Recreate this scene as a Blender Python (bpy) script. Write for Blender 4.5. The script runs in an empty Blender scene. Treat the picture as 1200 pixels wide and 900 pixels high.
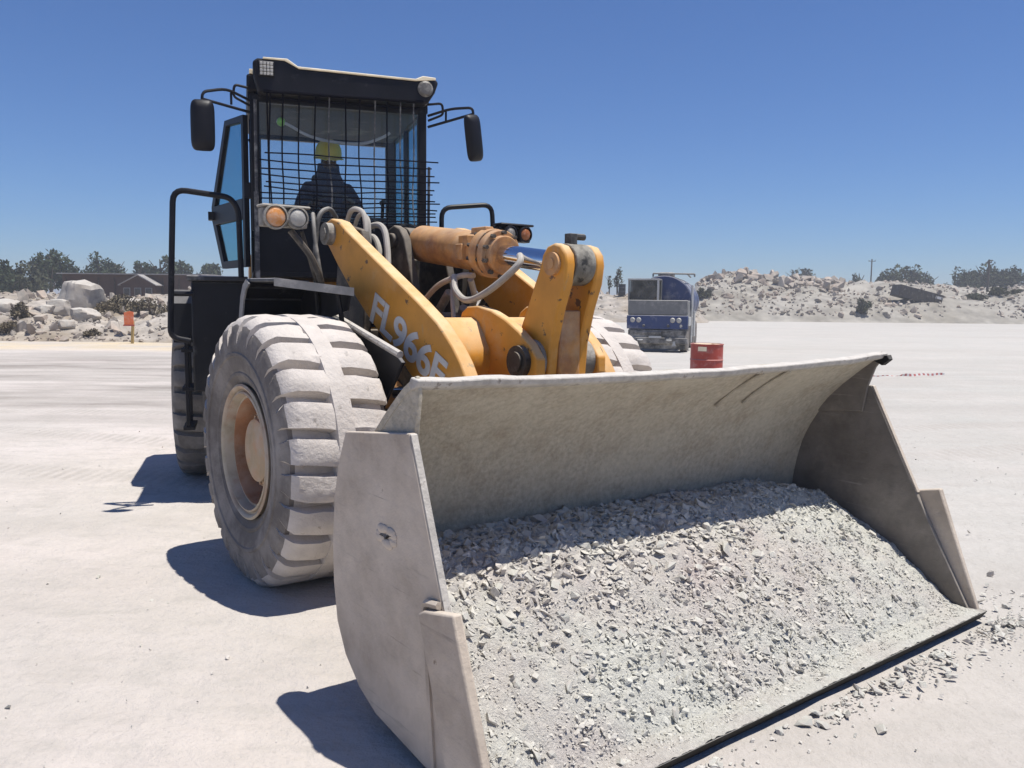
import bpy, bmesh, math, random
import numpy as np
from mathutils import Vector, Matrix, noise as mn

random.seed(7); rng = np.random.default_rng(7)
scene = bpy.context.scene
C = scene.collection
R = math.radians

# ------------------------------------------------------------------ camera, sky, sun, exposure
CAM = Vector((4.7439, -2.9849, 1.6642)); YAW, PIT, ROL, FPX = 2.4965, 0.0994, 0.0103, 967.13
fw = Vector((math.cos(YAW)*math.cos(PIT), math.sin(YAW)*math.cos(PIT), -math.sin(PIT)))
rt0 = Vector((math.sin(YAW), -math.cos(YAW), 0)); up0 = rt0.cross(fw)
rt = rt0*math.cos(ROL) + up0*math.sin(ROL); up = rt.cross(fw)
cd = bpy.data.cameras.new('camera'); cam = bpy.data.objects.new('camera', cd); C.objects.link(cam)
cam.matrix_world = Matrix(((rt.x, up.x, -fw.x, CAM.x), (rt.y, up.y, -fw.y, CAM.y), (rt.z, up.z, -fw.z, CAM.z), (0, 0, 0, 1)))
cd.sensor_width = 36; cd.lens = FPX*36/1200; cd.clip_start = .05; cd.clip_end = 9000
scene.camera = cam

SUN = Vector((.20, .19, 1)).normalized()
SUN_EL = math.asin(SUN.z); SUN_AZ = math.atan2(SUN.x, SUN.y)      # azimuth from +Y, clockwise
world = bpy.data.worlds.new('World'); scene.world = world; world.use_nodes = True
wn = world.node_tree.nodes; wl = world.node_tree.links
sky = wn.new('ShaderNodeTexSky'); sky.sky_type = 'NISHITA'; sky.sun_disc = False
sky.sun_elevation = SUN_EL; sky.sun_rotation = SUN_AZ
sky.altitude = 0; sky.air_density = 1.0; sky.dust_density = .0; sky.ozone_density = 6.0
tint = wn.new('ShaderNodeMix'); tint.data_type = 'RGBA'; tint.blend_type = 'MULTIPLY'; tint.inputs[0].default_value = 1
tint.inputs[7].default_value = (.78, .97, 1.31, 1)                 # the phone's deeper blue, the same in every direction
wl.new(sky.outputs[0], tint.inputs[6]); wl.new(tint.outputs[2], wn['Background'].inputs[0]); wn['Background'].inputs[1].default_value = .06
sl = bpy.data.lights.new('sun', 'SUN'); sl.energy = 4.6; sl.angle = R(.53); sl.color = (1, .955, .875)
so = bpy.data.objects.new('sun', sl); C.objects.link(so); so.rotation_euler = (-SUN).to_track_quat('-Z', 'Y').to_euler()
so.location = (0, 0, 30)
scene.view_settings.view_transform = 'Standard'; scene.view_settings.look = 'None'
scene.view_settings.gamma = 1; scene.view_settings.use_curve_mapping = False
scene.view_settings.exposure = 0.40
scene.render.engine = 'CYCLES'
scene.cycles.max_bounces = 8; scene.cycles.transparent_max_bounces = 16

# ------------------------------------------------------------------ materials
MATS = {}
def mat(name, col, rough=.6, metal=0., var=.18, scale=5., dust=0., updust=0., dustcol=(.50, .47, .425), dscale=3.,
        bump=0., bscale=30., spec=.4, col2=None, c2amt=.5, c2scale=2., objrand=0., detail=6., chips=None, chscale=16., chlim=.64, streak=None, stlim=.62, ststretch=(1.5, 6, 30)):
    m = bpy.data.materials.new(name); m.use_nodes = True
    n = m.node_tree.nodes; l = m.node_tree.links; b = n['Principled BSDF']
    tc = n.new('ShaderNodeTexCoord'); crd = tc.outputs['Object']
    def noise(sc, d=detail, rgh=.6):
        t = n.new('ShaderNodeTexNoise'); t.inputs['Scale'].default_value = sc; t.inputs['Detail'].default_value = d
        t.inputs['Roughness'].default_value = rgh; l.new(crd, t.inputs['Vector']); return t.outputs['Fac']
    def rng_(v, a, bb, c, d):
        t = n.new('ShaderNodeMapRange'); t.inputs[1].default_value = a; t.inputs[2].default_value = bb
        t.inputs[3].default_value = c; t.inputs[4].default_value = d; l.new(v, t.inputs[0]); return t.outputs[0]
    def math_(op, a, bb):
        t = n.new('ShaderNodeMath'); t.operation = op
        for i, v in enumerate((a, bb)):
            if isinstance(v, (int, float)): t.inputs[i].default_value = v
            else: l.new(v, t.inputs[i])
        return t.outputs[0]
    def mix(f, a, bb):
        t = n.new('ShaderNodeMix'); t.data_type = 'RGBA'
        if isinstance(f, (int, float)): t.inputs[0].default_value = f
        else: l.new(f, t.inputs[0])
        for i, v in ((6, a), (7, bb)):
            if isinstance(v, tuple): t.inputs[i].default_value = (*v, 1)
            else: l.new(v, t.inputs[i])
        return t.outputs[2]
    c = (*col,) 
    if col2: cc = mix(rng_(noise(c2scale), .5-.22*c2amt, .5+.3*(1-c2amt)+.03, 0, 1), c, tuple(col2))
    else: cc = c
    v = rng_(noise(scale), .3, .7, 1-var, 1+var)
    if objrand:
        oi = n.new('ShaderNodeObjectInfo'); v = math_('MULTIPLY', v, rng_(oi.outputs['Random'], 0, 1, 1-objrand, 1+objrand))
    hs = n.new('ShaderNodeHueSaturation'); l.new(v, hs.inputs['Value'])
    if isinstance(cc, tuple): hs.inputs['Color'].default_value = (*cc, 1)
    else: l.new(cc, hs.inputs['Color'])
    out = hs.outputs[0]
    if chips: out = mix(rng_(noise(chscale, 10, .62), chlim, chlim+.03, 0, .9), out, tuple(chips))
    if streak:
        q = n.new('ShaderNodeMapping'); q.inputs['Scale'].default_value = ststretch; q.inputs['Rotation'].default_value = (0, .5, .2); l.new(crd, q.inputs[0])
        t = n.new('ShaderNodeTexNoise'); t.inputs['Scale'].default_value = 1.6; t.inputs['Detail'].default_value = 9; t.inputs['Roughness'].default_value = .7; l.new(q.outputs[0], t.inputs['Vector'])
        out = mix(rng_(t.outputs['Fac'], stlim, stlim+.10, 0, .75), out, tuple(streak))
    rv = None
    if dust or updust:
        f = None
        if dust: f = rng_(noise(dscale, 8, .68), .62-.45*dust, .85-.35*dust, 0, min(1, .35+dust))
        if updust:
            g = n.new('ShaderNodeNewGeometry'); sp = n.new('ShaderNodeSeparateXYZ'); l.new(g.outputs['Normal'], sp.inputs[0])
            u = math_('MULTIPLY', rng_(sp.outputs[2], .15, .85, 0, updust), rng_(noise(dscale*2.3, 6), .3, .6, .45, 1.1))
            f = math_('MAXIMUM', f, u) if f is not None else u
        f = math_('MINIMUM', f, 1.)
        out = mix(f, out, tuple(dustcol)); rv = rng_(f, 0, 1, rough, .95)
    l.new(out, b.inputs['Base Color'])
    if rv is not None: l.new(rv, b.inputs['Roughness'])
    else: b.inputs['Roughness'].default_value = rough
    b.inputs['Metallic'].default_value = metal; b.inputs['Specular IOR Level'].default_value = spec
    if bump:
        bp = n.new('ShaderNodeBump'); bp.inputs['Strength'].default_value = bump; bp.inputs['Distance'].default_value = .02
        l.new(noise(bscale, 8, .65), bp.inputs['Height']); l.new(bp.outputs[0], b.inputs['Normal'])
    MATS[name] = m; return m

def glass(name, tint, dustf=.05, rough=.02, refl=1.0):
    m = bpy.data.materials.new(name); m.use_nodes = True
    n = m.node_tree.nodes; l = m.node_tree.links; n.remove(n['Principled BSDF'])
    t = n.new('ShaderNodeBsdfTransparent'); t.inputs[0].default_value = (*tint, 1)
    g = n.new('ShaderNodeBsdfGlossy'); g.inputs['Roughness'].default_value = rough
    fr0 = n.new('ShaderNodeFresnel'); fr0.inputs[0].default_value = 1.45
    fr = n.new('ShaderNodeMath'); fr.operation = 'MULTIPLY'; l.new(fr0.outputs[0], fr.inputs[0]); fr.inputs[1].default_value = refl
    mx = n.new('ShaderNodeMixShader'); l.new(fr.outputs[0], mx.inputs[0]); l.new(t.outputs[0], mx.inputs[1]); l.new(g.outputs[0], mx.inputs[2])
    d = n.new('ShaderNodeBsdfDiffuse'); d.inputs[0].default_value = (.5, .47, .42, 1)
    tx = n.new('ShaderNodeTexNoise'); tx.inputs['Scale'].default_value = 3; tx.inputs['Detail'].default_value = 8
    tc = n.new('ShaderNodeTexCoord'); l.new(tc.outputs['Object'], tx.inputs['Vector'])
    mr = n.new('ShaderNodeMapRange'); mr.inputs[1].default_value = .35; mr.inputs[2].default_value = .75
    mr.inputs[3].default_value = dustf*.4; mr.inputs[4].default_value = dustf*2; l.new(tx.outputs[0], mr.inputs[0])
    m2 = n.new('ShaderNodeMixShader'); l.new(mr.outputs[0], m2.inputs[0]); l.new(mx.outputs[0], m2.inputs[1]); l.new(d.outputs[0], m2.inputs[2])
    l.new(m2.outputs[0], n['Material Output'].inputs[0]); MATS[name] = m; return m

DUST = (.50, .47, .425)
mat('yellow', (.60, .262, .030), .45, var=.14, scale=5, dust=.17, updust=.80, dustcol=(.66, .50, .30), dscale=2.6, bump=.06, bscale=60, chips=(.10, .055, .03), chscale=13, chlim=.63, streak=(.40, .28, .15), stlim=.60, ststretch=(5, 5, 2))
mat('yellow_rust', (.50, .24, .07), .6, var=.25, scale=7, dust=.42, updust=.5, dustcol=(.50, .38, .26), dscale=5, col2=(.22, .085, .04), c2amt=.35, c2scale=6, bump=.12)
mat('cream', (.84, .72, .50), .55, dust=.08)
mat('black', (.009, .009, .012), .5, var=.3, spec=.25, dust=.06, updust=.42, dustcol=(.34, .33, .33), dscale=4)
mat('black_clean', (.008, .008, .012), .45, var=.3, dust=.02, updust=.05, dustcol=(.2, .2, .21), dscale=6, spec=.22)
mat('black_dusty', (.02, .02, .022), .6, dust=.3, updust=.85, dscale=3)
mat('grey_fender', (.03, .03, .033), .5, dust=.12, updust=1.0, dustcol=(.50, .49, .48), dscale=4)
mat('fender_grey', (.21, .205, .20), .6, var=.2, scale=12, dust=.3, dscale=6)
mat('dark_greasy', (.035, .028, .022), .55, var=.4, dust=.28, updust=.6, dustcol=(.33, .28, .22), dscale=5, bump=.2)
mat('steel_dark', (.05, .048, .045), .5, metal=.4, dust=.15, updust=.2, bump=.1)
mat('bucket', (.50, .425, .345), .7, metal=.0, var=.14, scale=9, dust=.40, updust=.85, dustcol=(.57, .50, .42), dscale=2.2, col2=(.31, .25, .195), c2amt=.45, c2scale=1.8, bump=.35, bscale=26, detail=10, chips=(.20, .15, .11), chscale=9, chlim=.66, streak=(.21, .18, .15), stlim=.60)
mat('bucket_shaded', (.19, .168, .145), .6, var=.18, scale=9, dust=.22, updust=.85, dustcol=(.40, .36, .31), dscale=2.2, col2=(.13, .11, .09), c2amt=.4, c2scale=1.8, bump=.3, bscale=26, detail=10, streak=(.30, .27, .24), stlim=.60)  # darker copy of the bucket colour, with the right inner plate's shade put in
mat('bucket_shell', (.45, .40, .315), .9, var=.20, scale=38, dust=.3, updust=.9, dustcol=(.54, .49, .39), dscale=2.6, col2=(.36, .30, .22), c2amt=.15, c2scale=7, bump=.8, bscale=40, detail=10)
mat('lip', (.40, .37, .33), .85, var=.25, scale=14, dust=.35, updust=.85, dustcol=(.56, .53, .49), dscale=8, bump=.5, chips=(.22, .19, .16), chscale=14, chlim=.60)
mat('edge_steel', (.010, .0095, .009), .7, dust=.03, updust=.6, dscale=6, spec=.2)
mat('tyre_side', (.15, .133, .12), .9, var=.3, scale=5, dust=.42, updust=.3, dustcol=(.33, .305, .28), dscale=2.5, bump=.4, bscale=14)
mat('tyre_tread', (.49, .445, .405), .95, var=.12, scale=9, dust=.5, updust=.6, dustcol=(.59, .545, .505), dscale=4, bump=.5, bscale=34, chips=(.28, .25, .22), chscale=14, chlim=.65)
mat('rim', (.42, .36, .26), .7, var=.2, scale=8, dust=.5, dustcol=(.46, .41, .34), dscale=4, col2=(.34, .14, .06), c2amt=.25, c2scale=5)
mat('rim_orange', (.33, .155, .075), .7, var=.3, scale=6, dust=.4, dustcol=(.48, .36, .26), dscale=4)
mat('hub', (.45, .33, .20), .75, var=.2, scale=8, dust=.4, dustcol=(.5, .43, .35), dscale=6, col2=(.4, .19, .09), c2amt=.3, c2scale=8)
mat('chrome', (.75, .75, .78), .12, metal=1., var=.05)
mat('hose', (.30, .28, .25), .8, dust=.5, updust=.6)
mat('hose_dark', (.07, .068, .066), .7, dust=.3, updust=.6, dscale=8)
mat('hose_tan', (.36, .27, .18), .8, dust=.4, updust=.5)
mat('grease', (.19, .175, .15), .7, dust=.4, updust=.5, dscale=12, bump=.4)
mat('grease_dark', (.13, .12, .10), .55, dust=.45, updust=.5, dustcol=(.40, .375, .32), dscale=9, bump=.5, chips=(.012, .011, .01), chscale=7, chlim=.55)
mat('white_paint', (.62, .60, .56), .6, dust=.35, dscale=14, var=.15)
mat('lamp_clear', (.40, .385, .35), .25, dust=.3, dscale=20, bump=.3, bscale=90)
mat('lamp_dim', (.13, .122, .11), .3, dust=.3, dscale=20, bump=.3, bscale=90)
mat('lamp_amber', (.30, .10, .03), .3, dust=.2, dscale=20, bump=.3, bscale=90)
mat('lamp_orange', (.62, .25, .06), .3, dust=.45, dscale=20, bump=.3, bscale=90)
mat('guard', (.004, .004, .009), .9, dust=.0, spec=.1)
mat('guard_light', (.06, .058, .06), .6, dust=.35, dscale=12)
mat('mirror_glass', (.85, .87, .9), .03, metal=1., var=0)
mat('seat', (.03, .03, .034), .8, dust=.2, updust=.2)
mat('interior', (.055, .055, .06), .8, dust=.1, updust=.3)
mat('green', (.25, .55, .12), .5)
mat('cable', (.45, .45, .46), .6)
glass('glass_clear', (.95, .97, .97), .03, refl=.6)
glass('glass_teal', (.52, .72, .78), .03, refl=.25)
glass('glass_dark', (.20, .24, .27), .12)
mat('rock', (.55, .54, .485), .95, var=.15, scale=20, objrand=.13, dust=.3, updust=.35, dustcol=(.62, .61, .555), dscale=25, col2=(.52, .445, .415), c2amt=.3, c2scale=1.4, bump=.5, bscale=60)
mat('gravel', (.56, .55, .495), .98, var=.16, scale=60, col2=(.48, .415, .39), c2amt=.3, c2scale=1.4, bump=.9, bscale=110)
mat('boulder', (.42, .39, .345), .95, var=.22, scale=1.6, dust=.3, updust=.4, dustcol=(.58, .55, .51), dscale=1., col2=(.30, .245, .19), c2amt=.45, c2scale=1.1, bump=1., bscale=4)
mat('spoil', (.32, .30, .265), 1., var=.3, scale=.7, col2=(.22, .20, .165), c2amt=.35, c2scale=.16, bump=1., bscale=3)
mat('spoil_white', (.35, .315, .275), 1., var=.35, scale=1.4, col2=(.24, .19, .13), c2amt=.42, c2scale=.3, bump=1., bscale=3)
mat('spoil_rock', (.40, .36, .31), .95, var=.3, scale=.8, objrand=.2, col2=(.36, .28, .22), c2amt=.4, c2scale=.3)
mat('bark', (.09, .07, .055), .9)
mat('leaf', (.045, .06, .03), .8, var=.45, scale=.6, spec=.2)
mat('leaf_grey', (.07, .075, .045), .8, var=.45, scale=.6, spec=.2)
mat('dry_leaf', (.16, .135, .095), .9, var=.35, scale=2, spec=.1)
mat('shed_brown', (.085, .05, .038), .8, var=.2, scale=2)
mat('shed_roof', (.27, .255, .245), .7, dust=.3, dscale=.7)
mat('shed_white', (.62, .60, .57), .8)
mat('timber_dark', (.05, .042, .036), .8, var=.3, scale=2, dust=.2, updust=.4)
mat('truck_blue', (.030, .052, .145), .45, var=.15, scale=3, dust=.22, updust=.6, dscale=2)
mat('truck_grey', (.17, .17, .165), .6, var=.1, scale=3, dust=.25, updust=.6, dscale=2)
mat('truck_dark', (.06, .058, .055), .7, dust=.45, updust=.6, dscale=3)
mat('truck_white', (.42, .42, .41), .5, dust=.3)
mat('red_drum', (.37, .052, .032), .5, var=.12, scale=4, dust=.2, updust=.5, dscale=4)
mat('orange_sign', (.75, .17, .05), .6, var=.12, scale=6, dust=.25, dscale=6)
mat('post_wood', (.42, .30, .12), .9)
mat('pole_wood', (.10, .085, .07), .9)
mat('tape_white', (.72, .70, .68), .5)
mat('tape_red', (.50, .17, .15), .6)
mat('skin', (.10, .055, .035), .6, var=.08)
mat('overalls', (.022, .030, .068), .85, var=.2, scale=12)
mat('helmet', (.70, .52, .06), .35, var=.08, dust=.2, updust=.3)
mat('glove', (.35, .33, .28), .9)

# ground: pale quarry dust with darker wheel tracks and a yellowish strip, all colours of the soil itself
def ground_material():
    m = bpy.data.materials.new('ground'); m.use_nodes = True
    n = m.node_tree.nodes; l = m.node_tree.links; b = n['Principled BSDF']
    tc = n.new('ShaderNodeTexCoord')
    mp = n.new('ShaderNodeMapping'); mp.inputs['Rotation'].default_value = (0, 0, -math.atan2(rt0.y, rt0.x)); l.new(tc.outputs['Object'], mp.inputs[0])
    def noise(v, sc, d=8, rgh=.6, stretch=None):
        if stretch:
            q = n.new('ShaderNodeMapping'); q.inputs['Scale'].default_value = stretch; l.new(v, q.inputs[0]); v = q.outputs[0]
        t = n.new('ShaderNodeTexNoise'); t.inputs['Scale'].default_value = sc; t.inputs['Detail'].default_value = d
        t.inputs['Roughness'].default_value = rgh; l.new(v, t.inputs['Vector']); return t.outputs['Fac']
    def rg(v, a, bb, c, d):
        t = n.new('ShaderNodeMapRange'); t.inputs[1].default_value = a; t.inputs[2].default_value = bb
        t.inputs[3].default_value = c; t.inputs[4].default_value = d; l.new(v, t.inputs[0]); return t.outputs[0]
    def mix(f, a, bb, mode='MIX'):
        t = n.new('ShaderNodeMix'); t.data_type = 'RGBA'; t.blend_type = mode
        if isinstance(f, (int, float)): t.inputs[0].default_value = f
        else: l.new(f, t.inputs[0])
        for i, v in ((6, a), (7, bb)):
            if isinstance(v, tuple): t.inputs[i].default_value = (*v, 1)
            else: l.new(v, t.inputs[i])
        return t.outputs[2]
    def mul(a, bb):
        t = n.new('ShaderNodeMath'); t.operation = 'MULTIPLY'
        for i, v in enumerate((a, bb)):
            if isinstance(v, (int, float)): t.inputs[i].default_value = v
            else: l.new(v, t.inputs[i])
        return t.outputs[0]
    V = mp.outputs[0]
    base = mix(rg(noise(V, .35, 5), .4, .62, 0, 1), (.50, .45, .418), (.44, .412, .378))
    base = mix(rg(noise(V, 1.3, 10, .7), .35, .65, 0, .7), base, (.535, .49, .458))
    base = mix(rg(noise(V, .8, 12, .72), .50, .70, 0, .6), base, (.395, .36, .325))
    sp0 = n.new('ShaderNodeSeparateXYZ'); l.new(V, sp0.inputs[0])
    lat0 = n.new('ShaderNodeMath'); lat0.operation = 'ADD'; l.new(sp0.outputs[0], lat0.inputs[0]); lat0.inputs[1].default_value = -(CAM.x*rt0.x + CAM.y*rt0.y)
    base = mix(mul(rg(lat0.outputs[0], .8, 4.0, 0, .8), rg(noise(V, .5, 8), .3, .7, .55, 1.2)), base, (.395, .388, .362))     # greyer crushed stone beyond the bucket
    # compacted grey-brown haul track: long streaks
    tr = rg(noise(V, 1.0, 9, .66, (.13, .7, 1)), .40, .60, 0, .95)
    sp = n.new('ShaderNodeSeparateXYZ'); l.new(V, sp.inputs[0])
    # rotated coordinates: x along the haul road, y across it
    y0 = -CAM.x*rt0.y + CAM.y*rt0.x
    fy = -1 if (rt0.x*fw.y - rt0.y*fw.x) < 0 else 1
    dep = n.new('ShaderNodeMath'); dep.operation = 'MULTIPLY_ADD'; l.new(sp.outputs[1], dep.inputs[0]); dep.inputs[1].default_value = fy; dep.inputs[2].default_value = -y0*fy
    d = dep.outputs[0]
    a1 = rg(d, 9.5, 13, 0, 1); a2 = rg(d, 22, 27, 1, 0)
    lat = n.new('ShaderNodeMath'); lat.operation = 'ADD'; l.new(sp.outputs[0], lat.inputs[0]); lat.inputs[1].default_value = -(CAM.x*rt0.x + CAM.y*rt0.y)
    left = rg(lat.outputs[0], -2, 4, 1, .25)
    base = mix(mul(mul(mul(a1, a2), tr), left), base, (.235, .21, .19))
    # yellowish loose strip at the foot of the bank
    ys = mul(mul(rg(d, 25.5, 27.5, 0, 1), rg(d, 31, 34, 1, 0)), mul(rg(lat.outputs[0], -6, -3, 1, 0), rg(noise(V, .5, 6), .35, .6, .2, .9)))
    base = mix(ys, base, (.55, .44, .27))
    # faint finer streaks everywhere
    base = mix(rg(noise(V, 1.5, 10, .7, (.22, 1, 1)), .5, .72, 0, .55), base, (.395, .37, .34))
    base = mix(rg(noise(V, .22, 12, .74, (.3, 1, 1)), .46, .64, 0, .7), base, (.375, .35, .32))
    base = mix(rg(noise(V, 5, 10, .72, (.5, 1, 1)), .50, .68, 0, .6), base, (.36, .338, .31))
    def track(c0, kk, lo, hi):
        nz = noise(V, .35, 3)
        t = n.new('ShaderNodeMath'); t.operation = 'MULTIPLY_ADD'; l.new(lat.outputs[0], t.inputs[0]); t.inputs[1].default_value = kk; t.inputs[2].default_value = c0
        t2 = n.new('ShaderNodeMath'); t2.operation = 'MULTIPLY_ADD'; l.new(nz, t2.inputs[0]); t2.inputs[1].default_value = .9; l.new(t.outputs[0], t2.inputs[2])
        e = n.new('ShaderNodeMath'); e.operation = 'SUBTRACT'; l.new(d, e.inputs[0]); l.new(t2.outputs[0], e.inputs[1])
        a = n.new('ShaderNodeMath'); a.operation = 'ABSOLUTE'; l.new(e.outputs[0], a.inputs[0])
        band = rg(a.outputs[0], .20, .30, 1, 0)
        wv = n.new('ShaderNodeTexWave'); wv.bands_direction = 'X'; wv.inputs['Scale'].default_value = 2.6; wv.inputs['Distortion'].default_value = 3.0; wv.inputs['Detail'].default_value = 4; l.new(V, wv.inputs[0])
        pat = rg(wv.outputs['Fac'], .35, .65, .25, 1)
        return mul(mul(band, pat), mul(rg(lat.outputs[0], lo, lo+1.5, 0, 1), mul(rg(lat.outputs[0], hi-1.5, hi, 1, 0), rg(noise(V, 1.1, 8, .7), .35, .6, .1, .8))))
    for c0, kk, lo, hi in ((6.2, -.25, -9, -.6), (8.1, -.27, -11, -1.2), (11.8, .04, -16, -2.5), (13.4, .04, -16, -2.5), (7.0, .35, 2.6, 14), (8.9, .33, 3.2, 16)):
        base = mix(track(c0, kk, lo, hi), base, (.36, .33, .30))
    # grit
    base = mix(rg(noise(V, 34, 4, .7), .57, .70, 0, .55), base, (.34, .32, .295))
    br = n.new('ShaderNodeHueSaturation'); br.inputs['Value'].default_value = 1.10; l.new(base, br.inputs['Color']); base = br.outputs[0]
    l.new(base, b.inputs['Base Color']); b.inputs['Roughness'].default_value = .97; b.inputs['Specular IOR Level'].default_value = .15
    bp = n.new('ShaderNodeBump'); bp.inputs['Strength'].default_value = .8; bp.inputs['Distance'].default_value = .05
    h = n.new('ShaderNodeMath'); h.operation = 'ADD'; l.new(noise(V, 7, 10, .66), h.inputs[0])
    l.new(mul(noise(V, 1.6, 8, .6, (.25, 1, 1)), 1.2), h.inputs[1]); l.new(h.outputs[0], bp.inputs['Height'])
    l.new(bp.outputs[0], b.inputs['Normal']); MATS['ground'] = m
ground_material()

# ------------------------------------------------------------------ helpers
def tag(o, label=None, cat=None, group=None, kind=None):
    if label: o['label'] = label
    if cat: o['category'] = cat
    if group: o['group'] = group
    if kind: o['kind'] = kind
    return o
def thing(name, label, cat, loc=(0, 0, 0), rz=0, group=None):
    o = bpy.data.objects.new(name, None); C.objects.link(o); o.location = loc; o.rotation_euler = (0, 0, rz)
    o.empty_display_size = .2
    return tag(o, label, cat, group)
def link(name, me, m, parent=None):
    o = bpy.data.objects.new(name, me); C.objects.link(o)
    if m is not None:
        for k in (m if isinstance(m, (list, tuple)) else [m]): me.materials.append(MATS[k])
    if parent is not None: o.parent = parent
    return o
def catmull(pts, n=6):
    P = [Vector(p) for p in pts]; out = []
    for i in range(len(P)-1):
        a, b, c, d = P[max(i-1, 0)], P[i], P[i+1], P[min(i+2, len(P)-1)]
        for k in range(n):
            t = k/n; t2 = t*t; t3 = t2*t
            out.append(.5*((2*b)+(c-a)*t+(2*a-5*b+4*c-d)*t2+(3*b-a-3*c+d)*t3))
    out.append(P[-1]); return out
def rounded(pts, r, n=4):
    """polyline with its corners rounded off"""
    P = [Vector(p) for p in pts]; out = [P[0]]
    for i in range(1, len(P)-1):
        a, b, c = P[i-1], P[i], P[i+1]; d1 = (a-b); d2 = (c-b)
        rr = min(r, d1.length*.48, d2.length*.48); p1 = b+d1.normalized()*rr; p2 = b+d2.normalized()*rr
        for k in range(n+1):
            t = k/n; out.append(p1*(1-t)**2+b*2*t*(1-t)+p2*t*t)
    out.append(P[-1]); return out
class B:
    def __init__(s): s.bm = bmesh.new(); s.mi = 0
    def _f(s, vs):
        try: f = s.bm.faces.new(vs); f.material_index = s.mi; return f
        except ValueError: return None
    def box(s, c, d, rot=None, taper=None):
        c = Vector(c); vs = []
        for z in (-.5, .5):
            for x, y in ((-.5, -.5), (.5, -.5), (.5, .5), (-.5, .5)):
                k = 1 if (taper is None or z < 0) else taper
                v = Vector((x*d[0]*k, y*d[1]*k, z*d[2]))
                if rot is not None: v = rot @ v
                vs.append(s.bm.verts.new(c+v))
        for q in ((3, 2, 1, 0), (4, 5, 6, 7), (0, 1, 5, 4), (1, 2, 6, 5), (2, 3, 7, 6), (3, 0, 4, 7)): s._f([vs[i] for i in q])
        return s
    def prism(s, poly, a, b, plane='xz'):
        def P(u, v, w): return {'xz': (u, w, v), 'yz': (w, u, v), 'xy': (u, v, w)}[plane]
        A = [s.bm.verts.new(P(u, v, a)) for u, v in poly]; Bv = [s.bm.verts.new(P(u, v, b)) for u, v in poly]
        s._f(A); s._f(Bv[::-1]); n = len(poly)
        for i in range(n): s._f([A[i], Bv[i], Bv[(i+1) % n], A[(i+1) % n]])
        return s
    def cyl(s, p0, p1, r0, r1=None, seg=20, cap=True):
        p0, p1 = Vector(p0), Vector(p1); r1 = r0 if r1 is None else r1
        return s.tube([p0, p1], [r0, r1], seg, cap)
    def tube(s, pts, r, seg=8, cap=True):
        P = [Vector(p) for p in pts]; rs = r if isinstance(r, (list, tuple)) else [r]*len(P)
        t0 = (P[1]-P[0]).normalized(); ref = Vector((0, 0, 1)) if abs(t0.z) < .9 else Vector((1, 0, 0))
        nrm = t0.cross(ref).normalized(); rings = []
        for i, p in enumerate(P):
            t = (P[min(i+1, len(P)-1)]-P[max(i-1, 0)]).normalized()
            nrm = (nrm - t*nrm.dot(t)).normalized(); bn = t.cross(nrm)
            rings.append([s.bm.verts.new(p+(nrm*math.cos(a)+bn*math.sin(a))*rs[i]) for a in [2*math.pi*k/seg for k in range(seg)]])
        for a, b in zip(rings, rings[1:]):
            for k in range(seg): s._f([a[k], a[(k+1) % seg], b[(k+1) % seg], b[k]])
        if cap: s._f(rings[0][::-1]); s._f(rings[-1])
        return s
    def lathe(s, prof, c=(0, 0, 0), axis='y', seg=48, close=False, mats=None, cap=True):
        """profile of (r, h) turned about the axis"""
        c = Vector(c); rings = []
        for r, h in prof:
            ring = []
            for k in range(seg):
                a = 2*math.pi*k/seg; ca, sa = math.cos(a)*r, math.sin(a)*r
                ring.append(s.bm.verts.new(c+Vector({'y': (ca, h, sa), 'x': (h, ca, sa), 'z': (ca, sa, h)}[axis])))
            rings.append(ring)
        pr = list(zip(rings, rings[1:])) + ([(rings[-1], rings[0])] if close else [])
        for j, (a, b) in enumerate(pr):
            if mats: s.mi = mats[j]
            for k in range(seg): s._f([a[k], a[(k+1) % seg], b[(k+1) % seg], b[k]])
        if not close and cap:
            if prof[0][0] > 1e-4: s._f(rings[0][::-1])
            if prof[-1][0] > 1e-4: s._f(rings[-1])
        return s
    def ball(s, c, r, sc=(1, 1, 1), u=16, v=10):
        m = Matrix.Translation(c) @ Matrix.Diagonal((r*sc[0], r*sc[1], r*sc[2], 1))
        g = bmesh.ops.create_uvsphere(s.bm, u_segments=u, v_segments=v, radius=1, matrix=m)
        for vv in g['verts']:
            for f in vv.link_faces: f.material_index = s.mi
        return s
    def done(s, name, m, parent=None, M=None, bevel=0., bseg=2, ang=35, weld=True):
        bm = s.bm
        if weld: bmesh.ops.remove_doubles(bm, verts=bm.verts, dist=1e-5)
        bmesh.ops.recalc_face_normals(bm, faces=bm.faces)
        me = bpy.data.meshes.new(name); bm.to_mesh(me); bm.free()
        if M is not None: me.transform(M)
        me.polygons.foreach_set('use_smooth', [True]*len(me.polygons)); me.set_sharp_from_angle(angle=R(ang))
        o = link(name, me, m, parent)
        if bevel:
            md = o.modifiers.new('bevel', 'BEVEL'); md.width = bevel; md.segments = bseg; md.limit_method = 'ANGLE'; md.angle_limit = R(40)
            md.harden_normals = False
        return o
def sm(x): x = np.clip(x, 0, 1); return x*x*(3-2*x)
def fbm(x, y, z=0, oct=4): return mn.fractal(Vector((x, y, z)), 1.0, 2.0, oct)      # about -1..1
def at(lat, dep, z=0):                                        # metres to the right of and ahead of the standing point
    h = Vector((fw.x, fw.y, 0)).normalized(); p = Vector((CAM.x, CAM.y, 0))+h*dep+rt0*lat; p.z = z; return p
VIEWROT = math.atan2(rt0.y, rt0.x)

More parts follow.
